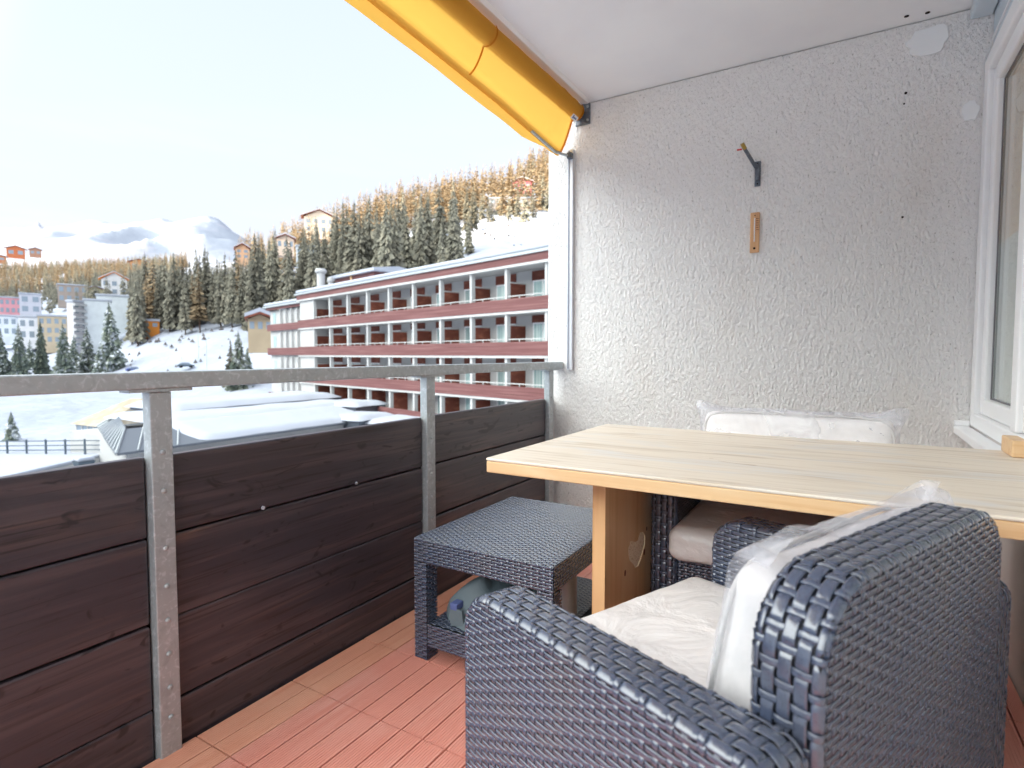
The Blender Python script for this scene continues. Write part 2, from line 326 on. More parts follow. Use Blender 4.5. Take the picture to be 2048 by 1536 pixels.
def terrain():
    th = np.radians(np.concatenate([np.arange(-180, -52, 4), np.arange(-52, 12, .35), np.arange(12, 60, 2), np.arange(60, 181, 4)]))
    rr = np.concatenate([[0.5, 12], np.arange(25, 160, 9), np.arange(160, 520, 7), np.arange(520, 1100, 22), np.geomspace(1120, 14000, 22)])
    T, RR = np.meshgrid(th, rr)
    c = np.clip(T, R(-51), R(48)); px = 1024 + 1132 * np.tan(c); D = RR * np.cos(c)
    z = ground_z(px, D)
    fade = np.clip((np.abs(T) - R(62)) / R(30), 0, 1); z = z * (1 - fade) + (-9.5 + np.clip(RR - 300, 0, 3000) * .02) * fade
    X = FW[0] * np.cos(T) * RR + RT[0] * np.sin(T) * RR; Y = FW[1] * np.cos(T) * RR + RT[1] * np.sin(T) * RR
    nz = np.array([noise.fractal(Vector((x * .02, y * .02, 3.1)), 1.0, 2.0, 4) for x, y in zip(X.ravel(), Y.ravel())]).reshape(X.shape)
    z = z + nz * np.clip((RR - 90) / 120, 0, 1) * 2.2
    G = np.stack([X, Y, H + z], -1)
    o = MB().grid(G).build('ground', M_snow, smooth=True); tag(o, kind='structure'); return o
terrain()
def ridge(name, base, prof, d0, d1, px0, px1, m, n=150, rows=36, amp=60, seed=0.):
    """far range: the skyline profile stands at its own distance, slopes fall to the front"""
    P = np.linspace(px0, px1, n); Y = np.interp(P, [p[0] for p in prof], [p[1] for p in prof]); G = np.zeros((rows, n, 3)); Ys = np.convolve(np.pad(Y, 14, 'edge'), np.ones(29) / 29, 'valid')
    for r in range(rows):
        f = r / (rows - 1)
        if f <= .8: D = d0 + (d1 - d0) * f / .8; g = (f / .8)
        else: D = d1 + (d1 - d0) * .5 * (f - .8) / .2; g = 1 - (f - .8) / .2
        for k in range(n):
            top = (709 - (Ys[k] + (Y[k] - Ys[k]) * max(0, g) ** 5)) / 1132 * d1; z = base + (top - base) * g ** .85
            p = far(P[k], D)
            q = Vector((p[0] * .0011, p[1] * .0011, seed)); rg = 1 - abs(noise.fractal(q, 1.15, 2.0, 3)) * 1.6
            z += (rg - .55) * amp * math.sin(math.pi * min(1, g * .93)) + (noise.fractal(q * 3, 1.2, 2., 2)) * amp * .15 * g
            G[r, k] = (p[0], p[1], H + z)
    return tag(MB().grid(G).build(name, m, smooth=True), kind='structure')
ridge('mountains', 60, [(-700, 500), (-200, 470), (0, 461), (60, 462), (80, 461), (84, 452), (92, 452), (98, 462), (125, 464), (150, 455), (185, 444), (205, 444), (250, 459), (290, 450), (330, 442), (360, 447), (395, 440), (425, 436), (445, 441), (465, 457), (495, 484), (560, 520), (800, 560), (1200, 600)], 1500, 4200, -700, 900, M_mount, 260, 46, 95, 6.0)
# unseen ridge added behind the viewer to block the sun and shade the village
def shade_ridge():
    s = np.array([SX, SY, 0]); p = np.array([-s[1], s[0], 0]); G = []
    for wv, hf in ((-230, -.1), (-280, .35), (-330, .72), (-370, .93), (-400, 1.0), (-430, .95), (-520, .6), (-700, -.1)):
        row = []
        for u in np.linspace(-1150, 900, 90):
            e = min(1, max(0, (u + 1150) / 160)) * min(1, max(0, (900 - u) / 200))
            z = -10 + (RIDGE_TOP + 10) * hf * e + 5 * noise.noise(Vector((u * .012, wv * .012, .3))) * e
            q = -p * u + s * (-wv) if False else p * u * -1 + s * (-wv)
            row.append((q[0], q[1], H + z))
        G.append(row)
    tag(MB().grid(np.array(G)).build('shade_hills', M_snow, smooth=True), kind='structure')
RIDGE_TOP = 131
shade_ridge()

# ================================================================== TREES
def conifer(seed, h, r, layers, per, droop=.35, trunk=True, sparse=0.0, seg=2, base=.12):
    """crown of many separate drooping boughs, each a few ragged faces"""
    rnd = random.Random(seed); mb = MB(); V = []; F = []; Q = []
    for li in range(layers):
        f = (li + rnd.uniform(-.3, .3)) / layers; z = h * (base + (1 - base) * f)
        rad = r * (1 - f) ** .75 * rnd.uniform(.75, 1.1) + .03 * r
        n = max(4, int(per * (1 - .5 * f)))
        for k in range(n):
            if rnd.random() < sparse: continue
            a = 2 * math.pi * (k + rnd.uniform(-.45, .45)) / n + li * 1.3; L = rad * rnd.uniform(.6, 1.15); wd = L * rnd.uniform(.30, .5)
            ca, sa = math.cos(a), math.sin(a); px_, py_ = -sa, ca; up = rnd.uniform(-.05, .2) * L; zz = z + rnd.uniform(-.4, .4) * h / layers
            b = len(V)
            V += [(ca * .05 * L, sa * .05 * L, zz + up * .3 + .02 * h), (ca * L * .5 + px_ * wd * .5, sa * L * .5 + py_ * wd * .5, zz - L * droop * .45 - rnd.uniform(0, .1) * L),
                  (ca * L * .55, sa * L * .55, zz + up * .5 - L * droop * .1), (ca * L * .5 - px_ * wd * .5, sa * L * .5 - py_ * wd * .5, zz - L * droop * .45 - rnd.uniform(0, .1) * L),
                  (ca * L, sa * L, zz - L * droop * rnd.uniform(.6, 1.1)), (ca * L * .75 + px_ * wd * .45, sa * L * .75 + py_ * wd * .45, zz - L * droop * 1.15), (ca * L * .75 - px_ * wd * .45, sa * L * .75 - py_ * wd * .45, zz - L * droop * 1.15)]
            F += [[b, b + 1, b + 2], [b, b + 2, b + 3], [b + 2, b + 5, b + 4], [b + 2, b + 4, b + 6], [b + 1, b + 5, b + 2], [b + 2, b + 6, b + 3]]
    b = len(V); V += [(0, 0, h * 1.03), (.04 * r, 0, h * .9), (-.03 * r, .04 * r, h * .9), (-.03 * r, -.04 * r, h * .9)]; F += [[b, b + 1, b + 2], [b, b + 2, b + 3], [b, b + 3, b + 1]]
    mb.add(V, [F]); return mb
def trunk_mb(h, r): return MB().tube([(0, 0, -1.5), (0, 0, h * .3), (.0, .0, h * .93)], [r, r * .75, r * .15], 7)
PROTO = {}
def proto(key, mb, m):
    o = mb.build(key, m); PROTO[key] = o.data; bpy.data.objects.remove(o); return PROTO[key]
for i in range(3):
    proto('near_crown_%d' % i, conifer(i + 1, 22, 5.0, 34, 15, .42, base=.05), M_spruceg)
    proto('tall_crown_%d' % i, conifer(i + 11, 27, 3.4, 30, 12, .5, sparse=.12, base=.13), M_spruce)
for i in range(3): proto('tall_larch_%d' % i, conifer(i + 51, 25, 3.6, 26, 11, .2, sparse=.3, base=.2), M_larch)
for i in range(4):
    proto('far_spruce_%d' % i, conifer(i + 21, 16, 2.6, 15, 8, .5, sparse=.05, base=.08), M_spruce)
    proto('far_larch_%d' % i, conifer(i + 31, 15, 3.0, 14, 8, .15, sparse=.25, base=.15), M_larch)
proto('trunk', trunk_mb(24, .32), M_bark)
RND = random.Random(7)
def W4(px): return 'on the low left end of the ridge' if px < 600 else 'around the high white chalet' if px < 740 else 'on the ridge above the open slope border' if px < 930 else 'on the high slope by the red chalet'
def tree(px, D, kind, label, group, s=1.0, name='spruce_tree', parts=False, dz=0, sx=1.0):
    z = float(ground_z(px, D)) + dz; p = far(px, D, z - .5)
    if sx == 1.0 and not parts: sx = RND.uniform(.75, 1.3)
    me = PROTO['%s_%d' % (kind, RND.randrange(3))]
    rz = RND.uniform(0, 6.28)
    if parts:
        t_ = thing(name, label, 'tree', p, rz, group); t_.scale = (s * sx, s * sx, s)
        for nm, d_ in (('crown', me), ('trunk', PROTO['trunk'])):
            c = bpy.data.objects.new(nm, d_); COL.objects.link(c); c.parent = t_
        return t_
    o = bpy.data.objects.new(name, me); COL.objects.link(o); o.location = p; o.rotation_euler = (0, 0, rz); o.scale = (s * sx, s * sx, s)
    return tag(o, label, 'tree', group)
# big snow-dusted spruces in front of the village (left)
for px, D, s, sx, lab in ((222, 185, 1.05, 1.0, 'tallest snow dusted spruce, right end of the row before the white slab block'), (176, 188, .72, 1.1, 'snowy spruce just left of the tallest one in the row'), (128, 180, .80, .85, 'brownish green conifer in the middle of the snowy row below the beige block'),
                      (84, 184, .86, .62, 'narrow green conifer in the left part of the snowy row'), (40, 178, .80, .8, 'snow covered conifer near the left picture edge above the rail'), (4, 176, .70, .9, 'conifer cut by the left picture edge above the rail'), (150, 196, .60, 1., 'short snowy conifer behind the row, before the balcony block'),
                      (62, 200, .55, 1., 'small conifer behind the row, before the white low block'), (200, 178, .45, 1.2, 'low snow laden spruce at the foot of the tallest one')):
    tree(px, D, 'near_crown', lab, 'snowy conifers in front of the village', s, 'spruce_tree', True, 0, sx)
tree(478, 118, 'near_crown', 'ragged spruce standing just left of the long hotel', None, .58, 'spruce_tree', True, 0, 1.0)
tree(462, 121, 'tall_crown', 'slim tall spruce beside the ragged one left of the hotel', None, .42, 'spruce_tree', True, 0, 1.3)
tree(495, 122, 'near_crown', 'small dark spruce touching the left end of the hotel', None, .40, 'spruce_tree', True)
tree(18, 62, 'near_crown', 'small snowy tree below the handrail at the left picture edge', None, .17, 'spruce_tree', True, 0, 1.1)
# dark wood above the snow bank, tall trees
n = 0
for k in range(44):
    px = 268 + 235 * (k + RND.uniform(-.4, .4)) / 44; D = RND.uniform(215, 268)
    w3 = 'left' if px < 345 else 'middle' if px < 425 else 'right'
    tree(px, D, 'tall_crown' if RND.random() < .82 else 'tall_larch', 'tall shaded conifer in the %s third of the dark wood above the snow bank' % w3, 'conifers in the %s of the dark wood' % w3, RND.uniform(.85, 1.22), 'conifer_tree', True)
for k in range(120):   # shaded belt behind the hotel roof
    px = 500 + 420 * RND.random(); D = RND.uniform(190, 290) if px < 700 else RND.uniform(160, 250)
    w3 = 'left of the penthouse chimney' if px < 600 else 'above the penthouse' if px < 745 else 'between the penthouse and the open snow slope'
    tree(px, D, 'tall_crown' if RND.random() < .6 else 'far_spruce', 'shaded conifer behind the hotel, ' + w3, 'shaded conifers ' + w3, RND.uniform(.85, 1.35), 'conifer_tree')
for k in range(26):   # shaded trees above the open snow slope at the right
    px = 950 + 260 * RND.random(); D = RND.uniform(318, 365)
    tree(px, D, 'far_spruce', 'shaded conifer above the open snow slope beside the stucco wall', 'conifers above the open snow slope', RND.uniform(.8, 1.2), 'conifer_tree')
for px, D in ((935, 300), (948, 296), (938, 235), (905, 215), (888, 200)):
    tree(px, D, 'tall_crown', 'dark conifer standing at the left border of the open snow slope', 'dark conifers at the left border of the open slope', RND.uniform(.7, .95), 'conifer_tree')
for k in range(85):  # sunlit slope
    px = 480 + 640 * RND.random() ** .9; D = RND.uniform(330, 560)
    if px < 560: D = RND.uniform(430, 620)
    lar = RND.random() < .75
    tree(px, D, 'far_larch' if lar else 'far_spruce', ('golden sunlit larch ' if lar else 'dark spruce among the golden larches ') + W4(px), ('larches ' if lar else 'spruces ') + W4(px), RND.uniform(1.2, 1.9), 'larch_tree' if lar else 'conifer_tree')
# far wood: too many to count, one mass each
def wood(name, spec, kinds, m):
    mb = MB(); cache = {}
    for key in kinds:
        me = PROTO[key]; v = np.empty(len(me.vertices) * 3); me.vertices.foreach_get('co', v); cache[key] = (v.reshape(-1, 3), np.array([p.vertices[:] for p in me.polygons]))
    for px, D, s in spec:
        v, f = cache[RND.choice(kinds)]; a = RND.uniform(0, 6.28); c, s_ = math.cos(a), math.sin(a)
        p = far(px, D, float(ground_z(px, D)) - .5); V = v * s
        mb.add(np.c_[V[:, 0] * c - V[:, 1] * s_ + p[0], V[:, 0] * s_ + V[:, 1] * c + p[1], V[:, 2] + p[2]], [f])
    return mb.build(name, m)
sp1 = [(480 + 720 * RND.random() ** .85, RND.uniform(340, 700), RND.uniform(1.3, 2.3)) for _ in range(560)]
sp1 = [(p, D if p > 560 else max(D, 450), s) for p, D, s in sp1 if not (1010 < p < 1075 and 415 < D < 455)]
tag(wood('larch_wood', sp1, ['far_larch_%d' % i for i in range(4)], M_larch), 'golden larch wood covering the sunlit upper slope', 'wood', kind='stuff')
sp2 = [(-260 + 640 * RND.random(), RND.uniform(560, 1000), RND.uniform(.9, 1.5)) for _ in range(1150)]
sp2 += [(270 + 330 * RND.random(), RND.uniform(270, 460), RND.uniform(.8, 1.1)) for _ in range(110)]
tag(wood('mixed_wood', sp2, ['far_larch_%d' % i for i in range(4)], M_larch), 'brown and golden wood behind the village roofs', 'wood', kind='stuff')
sp3 = [(-260 + 620 * RND.random(), RND.uniform(420, 900), RND.uniform(.9, 1.4)) for _ in range(700)] + [(500 + 640 * RND.random(), RND.uniform(300, 620), RND.uniform(1.0, 1.8)) for _ in range(80)]
sp3 += [(265 + 240 * RND.random(), RND.uniform(240, 330), RND.uniform(1.1, 1.5)) for _ in range(110)]
tag(wood('spruce_wood', sp3, ['far_spruce_%d' % i for i in range(4)], M_spruce), 'dark spruces scattered through the far woods', 'wood', kind='stuff')
# dark scrub and stones poking through the snow
mb = MB()
for _ in range(150):
    if RND.random() < .5: px, D = RND.uniform(885, 1180), RND.uniform(205, 300)
    else: px, D = RND.uniform(255, 520), RND.uniform(150, 235)
    p = far(px, D, float(ground_z(px, D))); s = RND.uniform(.2, .75) ; k = 6
    ang = np.linspace(0, 2 * math.pi, k, endpoint=False)
    V = [(p[0] + math.cos(a) * s * RND.uniform(.6, 1.4) * 1.6, p[1] + math.sin(a) * s * RND.uniform(.6, 1.3), p[2] - .6) for a in ang] + [(p[0] + RND.uniform(-.2, .2), p[1], p[2] + s * RND.uniform(.8, 1.6))]
    mb.add(V, [[[i, (i + 1) % k, k] for i in range(k)]])
tag(mb.build('scrub', M_rockm), 'dark stones and scrub poking through the snow slopes', 'scrub', kind='stuff')

# ================================================================== HOTEL
P0 = far(1092.7, 34.8); DR = np.array([-.965, .263, 0]); DR /= np.linalg.norm(DR); QN = np.array([-DR[1] * -1, DR[0] * -1, 0]); QN = np.array([.263, .965, 0]) / np.hypot(.263, .965)
def HM(V):
    V = np.asarray(V, float); return P0 + V[:, :1] * DR + V[:, 1:2] * QN + V[:, 2:3] * np.array([0, 0, 1.])
hotel = thing('hotel', 'long four storey hotel with maroon board bands and white balconies', 'building', (0, 0, 0))
def hb(name, boxes, m, parent=hotel):
    b = MB()
    for x in boxes: b.box(*x, M=HM)
    return b.build(name, m, parent)
BAY = 3.6; K0, K1 = -4, 9
T0, T1 = K0 * BAY, K1 * BAY
PT = [3.6, .81, -2.08, -4.5]           # parapet tops above the eye
PB = [2.78, -.08, -2.92, -5.4]
DP = 1.7
hb('wall', [(T0, T1 + 3.6, DP, DP + 10, -12, 6.2), (T1 + .12, T1 + 3.3, .02, DP, -12, 5.62), (T0 - .3, T0, 0, DP, -12, 5.6), (T1 + 3.6, 46.3, .9, DP + 9, -12, 5.2)], M_hwall)
hb('roof', [(T0 - .6, T1 + 3.9, -.35, DP + 10.4, 6.25, 6.42), (T1 + 3.9, 47, .25, DP + 9.4, 5.55, 5.75)], M_galv)
for nm, a in (('roof_snow', (T0 - .5, T1 + 3.8, -.28, DP + 10.3, 6.425, 6.78)), ('roof_snow', (T1 + 3.98, 46.9, .32, DP + 9.3, 5.755, 6.1))):
    hb(nm, [a], M_snowroof).modifiers.new('b', 'BEVEL').width = .12
hb('fascia', [(T0 - .3, T1 + 3.6, -.22, -.10, 5.76, 6.25)], M_redwood)
hb('fascia', [(T1 + 3.6, 46.6, .50, .62, 5.25, 5.55)], M_redwood)
hb('soffit', [(T0 - .3, T1 + 3.6, -.22, DP - .002, 5.60, 5.755)], M_hwall)
for i in range(4):
    hb('parapet', [(T0 - .2, T1 + 3.5, -.16, -.05, PB[i], PT[i])], M_redwood)
    hb('parapet', [(T1 + 3.5, 46.5, .55, .66, PB[i], PT[i] - .05)], M_redwood)
    hb('balcony_floor', [(T0 - .2, T1 + 3.5, -.14, DP - .002, PB[i] - .16, PB[i] - .004)], M_hwall)
    rb = MB()
    for k in range(K0, K1):
        a, b_ = k * BAY + .16, (k + 1) * BAY - .16
        rb.box(a, b_, -.02, .03, PT[i] + .14, PT[i] + .20, HM)
        for q in (.33, .67): rb.box(a + (b_ - a) * q - .03, a + (b_ - a) * q + .03, -.015, .025, PT[i], PT[i] + .14, HM)
    if i < 3: rb.build('balcony_rail', M_hwall, hotel)
for k in range(K0, K1 + 1):
    hb('fin', [(k * BAY - .11, k * BAY + .11, -.04, .28, -12, 5.6)], M_hwall)
for k in range(K0, K1):
    for i in range(4):
        top = PT[i] + (1.08 if i < 3 else 1.25); z0 = PB[i] if i < 3 else PT[i] - .3
        d = hb('divider', [((k + .97) * BAY, (k + .97) * BAY + .07, .285, DP - .01, z0, top)], M_brownwood)
        hb('cap', [((k + .97) * BAY - .02, (k + .97) * BAY + .09, .285, DP - .01, top + .004, top + .09)], M_hwall, d)
        ceil_ = [5.6, 2.62, -.24, -3.08][i]
        wz0, wz1 = PB[i] + .1, PT[i] + (1.3)
        wn = hb('window', [(k * BAY + .9, k * BAY + 2.75, DP - .05, DP - .004, wz0, wz1)], M_pvc)
        hb('pane', [(k * BAY + 1.0, k * BAY + 1.77, DP - .075, DP - .055, wz0 + .1, wz1 - .1), (k * BAY + 1.88, k * BAY + 2.65, DP - .075, DP - .055, wz0 + .1, wz1 - .1)], M_curt, wn)
        hb('window_head', [(k * BAY + .8, k * BAY + 2.85, DP - .06, DP - .004, wz1 + .01, min(ceil_ - .01, wz1 + .62))], M_brownwood)
for k in range(5):
    for i in range(4):
        z1 = [5.2, 2.6, -.3, -3.1][i]
        hb('wing_fin', [(T1 + 4.0 + k * 1.55, T1 + 4.12 + k * 1.55, .60, .9, PT[i] if i < 4 else 0, z1)], M_hwall)
for i in range(3):
    hb('window', [(44.6, 45.4, .86, .895, PT[i] + .1, PT[i] + 1.35)], M_curt)
hb('penthouse', [(T1 - 6.5, T1 + 1.6, 3.2, 8.2, 6.8, 8.1)], M_redwood)
po = MB().prism([(-.2, 8.1), (5.6, 8.1), (5.6, 8.35), (2.6, 8.75), (-.2, 8.4)], T1 - 7.2, T1 + 2.2, lambda V: HM(np.c_[V[:, 2], V[:, 0] + 3.0, V[:, 1]])).build('penthouse_roof', M_snowroof, hotel)
hb('post', [(T1 - 2.2, T1 - 2.05, 3.05, 3.18, 6.8, 8.1)], M_pine)
for (t_, q_, r_, h_) in ((T1 + 1.6, 1.6, .42, 9.1), (T1 - .2, 1.8, .25, 8.0)):
    p = HM([[t_, q_, 0]])[0]
    c = MB().tube([(p[0], p[1], H + 6.5), (p[0], p[1], H + h_ - .5)], r_, 14); c.tube([(p[0], p[1], H + h_ - .49), (p[0], p[1], H + h_ - .3), (p[0], p[1], H + h_ - .05), (p[0], p[1], H + h_)], [r_ * 1.3, r_ * 1.5, r_ * 1.1, r_ * .3], 14)
    c.build('chimney', M_hwall, hotel)
for (a, b_, q0, q1, h_) in ((11.0, 13.2, 5, 7, 8.0), (5.2, 7.2, 5, 7, 8.1)):
    c = hb('roof_box', [(a, b_, q0, q1, 6.7, h_ - .3)], M_hwall); hb('cap', [(a - .15, b_ + .15, q0 - .15, q1 + .15, h_ - .296, h_)], M_snowroof, c)

# ================================================================== ANNEX ROOFS, PAVILION, TERRACE
EYE = H
def zz(d): return H - d
annex = thing('annex_building', 'low white annex with snow covered stepped roofs below the hotel', 'building')
wb('wall', [(-46, -33.6, 17.5, 37.5, H - 11, zz(5.25)), (-33.6, -18, 17.5, 34, H - 11, zz(6.1))], M_hwall, annex)
# slope facing the viewer: eave at x=-33, ridge at x=-37.2
e0, e1 = (-33.0, 14.6), (-33.0, 33.5); r0, r1 = (-37.2, 17.0), (-37.2, 35.5)
def poly(name, pts, m, parent, th=.12):
    P = np.array(pts, float); n = len(P); V = np.vstack([P, P - [0, 0, th]])
    return MB().add(V, [[list(range(n))], [list(range(n, 2 * n))[::-1]], [[i, n + i, n + (i + 1) % n, (i + 1) % n] for i in range(n)]]).build(name, m, parent)
poly('metal_roof', [(-33, 14.6, zz(5.2)), (-33, 33.5, zz(5.2)), (-37.2, 35.5, zz(4.45)), (-37.2, 17.0, zz(4.45))], M_metalroof, annex)
poly('metal_roof', [(-46.9, 19.5, zz(5.2)), (-33, 14.55, zz(5.2)), (-37.2, 16.95, zz(4.45)), (-46.3, 20.6, zz(4.40))], M_metalroof, annex)
for k in range(12):
    f = k / 11; a = np.array([-33 + (-13.9) * f, 14.55 + 4.95 * f, zz(5.2)]); b_ = np.array([-37.2 - 9.1 * f, 16.95 + 3.65 * f, zz(4.43)])
    MB().tube([a + [0, 0, .05], b_ + [0, 0, .05]], .05, 4).build('roof_seam', M_galv, annex)
for k in range(4):
    y = 14.6 + 1.05 * k; MB().tube([(-33, y, zz(5.2) + .05), (-37.2, y + 2.35, zz(4.45) + .05)], .05, 4).build('roof_seam', M_galv, annex)
# wall under the eave, set back, following the angled left end
MB().prism([(-33.4, 15.3), (-33.4, 33.5), (-45.5, 33.5), (-46.2, 19.9)], H - 11, zz(5.28), lambda V: np.c_[V[:, 0], V[:, 1], V[:, 2]]).build('end_wall', M_hwall, annex)
# snow blankets on the slopes and flat roofs: soft edged sheets with real thickness
def snow_sheet(name, x0, x1, y0, y1, zf, th, parent, seed=0, nx=14, ny=40, wob=.25):
    """a lying blanket of snow: top surface rounds down at its rim; zf(x,y) height of what it lies on"""
    G = np.zeros((nx, ny, 3))
    for i in range(nx):
        for j in range(ny):
            u, v = i / (nx - 1), j / (ny - 1)
            e = min(1, (min(u, 1 - u) * (nx - 1)) / 1.6) ** .5 * min(1, (min(v, 1 - v) * (ny - 1)) / 2.0) ** .5
            x = x0 + (x1 - x0) * u; y = y0 + (y1 - y0) * v
            x += wob * noise.noise(Vector((y * .5, seed, u * .7))); y += wob * noise.noise(Vector((x * .5, seed + 5, v)))
            G[i, j] = (x, y, zf(x, y) + th * e * (1 + .25 * noise.noise(Vector((x * .3, y * .3, seed)))) - .02)
    return MB().grid(G).build(name, M_snowroof, parent, smooth=True)
slope = lambda x, y: zz(5.2) + (-33 - x) / 4.2 * .75
snow_sheet('roof_snow', -37.3, -33.1, 19.2, 33.4, slope, .28, annex, 1)
wb('roof_deck', [(-46.1, -37.2, 20.6, 36.5, zz(4.75), zz(4.52))], M_darkmetal, annex)
snow_sheet('roof_snow', -46.2, -37.1, 19.6, 36.6, lambda x, y: zz(4.52), .42, annex, 2)
wb('roof_deck', [(-48.5, -42.0, 22.5, 38.0, zz(4.35), zz(4.05))], M_darkmetal, annex)
snow_sheet('roof_snow', -48.7, -41.8, 22.2, 38.1, lambda x, y: zz(4.06), .45, annex, 3)
wb('roof_deck', [(-33.0, -18, 14.0, 35.2, zz(6.2), zz(6.05))], M_darkmetal, annex)
snow_sheet('roof_snow', -33.3, -17.5, 13.5, 35.5, lambda x, y: zz(6.05), .42, annex, 4, 24, 50)
for (x0, x1, y0, y1, d, s) in ((-36.5, -31.5, 30.2, 34.6, 5.0, 6), (-32.6, -28.0, 31.0, 35.4, 5.25, 7), (-40.5, -35.0, 33.2, 37.2, 4.35, 8)):
    v = wb('skylight_box', [(x0 + .25, x1 - .25, y0 + .25, y1 - .25, zz(d + .9), zz(d))], M_darkmetal, annex)
    snow_sheet('cap', x0, x1, y0, y1, lambda x, y, d=d: zz(d), .35, v, s, 12, 12)
# red boarded terrace edge in front of the hotel, left
wb('boarding', [(-56.5, -48.8, 33.0, 33.15, zz(5.6), zz(4.55)), (-48.8, -48.65, 33.0, 40, zz(5.6), zz(4.55))], M_redwood, annex)
# glazed pavilion with a beige tent roof
pv = thing('pavilion', 'glazed pavilion with a beige pitched cloth roof on the snow field', 'pavilion')
pa = far(150, 58, -7.4); pb = far(207, 56, -7.4); pc = far(330, 62, -7.4); pd = far(262, 66, -7.4)
def wall_between(a, b_, z0, z1, name, m, th=.15):
    d = b_ - a; L = np.hypot(d[0], d[1]); d = d / L; nrm = np.array([-d[1], d[0], 0])
    return MB().box(0, L, -th / 2, th / 2, z0, z1, M=lambda V: np.c_[a[0] + V[:, 0] * d[0] + V[:, 1] * nrm[0], a[1] + V[:, 0] * d[1] + V[:, 1] * nrm[1], V[:, 2]]).build(name, m, pv)
for a, b_ in ((pa, pb), (pb, pc)):
    wall_between(a, b_, H - 9.6, H - 7.2, 'glass_wall', M_glassd)
    for q in np.linspace(0, 1, 6):
        c = a + (b_ - a) * q; MB().box(c[0] - .07, c[0] + .07, c[1] - .12, c[1] + .12, H - 9.6, H - 7.2).build('post', M_hwall, pv)
    m_ = (a + b_) / 2
ap = far(262, 61, -4.75)
quad = [pa + [-.6, -.4, .25], pb + [.2, -.6, .25], pc + [.5, 0, .25], pd + [0, .6, .25]]
V = [*quad, ap + [-.3, 0, 0], ap + [1.2, .8, 0]]
MB().add(V, [[[0, 1, 4], [2, 3, 5], [3, 0, 4], [0, 1, 1 + 0]][:3], [[1, 2, 5, 4]], [[3, 4, 5]]]).build('tent_roof', M_tent, pv)
# terrace fence with snow
fn = thing('terrace_fence', 'dark bar fence along the snowy terrace left of the annex', 'fence')
a = far(-260, 37.5, -6.55); b_ = far(203, 36.5, -6.25)
fb = MB()
for zt in (.08, .38, .68): fb.tube([a + [0, 0, zt], b_ + [0, 0, zt]], .035, 5)
fb.build('rail', M_fence, fn)
for k in range(13):
    p = a + (b_ - a) * k / 12; MB().box(p[0] - .05, p[0] + .05, p[1] - .05, p[1] + .05, p[2] - .35, p[2] + .78).build('post', M_fence, fn)
tr = thing('terrace', 'snow covered lower terrace in front of the annex', 'terrace')
p1, p2 = far(-500, 38.2), far(207, 37.2)
d_ = (p2 - p1) / np.linalg.norm(p2 - p1)
nn = np.array([d_[1], -d_[0], 0])
V = [p1, p2, p2 + nn * 24, p1 + nn * 24]; V = [(v[0], v[1]) for v in V]
tr2 = MB().prism(V, H - 12, H - 6.72, lambda V: V).build('slab', M_hwall, tr); s_ = MB().prism(V, H - 6.716, H - 6.5, lambda V: V).build('snow_cover', M_snowroof, tr, bevel=.08)
# snow capped vent on the terrace
p = far(160, 31.5, -6.5); vt = thing('roof_vent', 'small dark snow capped vent box standing on the lower terrace', 'vent', p)
MB().add([(-.25, -.25, 0), (.25, -.25, 0), (.25, .25, 0), (-.25, .25, 0), (-.42, -.42, .55), (.42, -.42, .55), (.42, .42, .55), (-.42, .42, .55)], [[[0, 1, 5, 4], [1, 2, 6, 5], [2, 3, 7, 6], [3, 0, 4, 7], [3, 2, 1, 0], [4, 5, 6, 7]]]).build('body', M_fence, vt)
MB().box(-.42, .42, -.42, .42, .555, .78).build('snow_cap', M_snowroof, vt, bevel=.1)

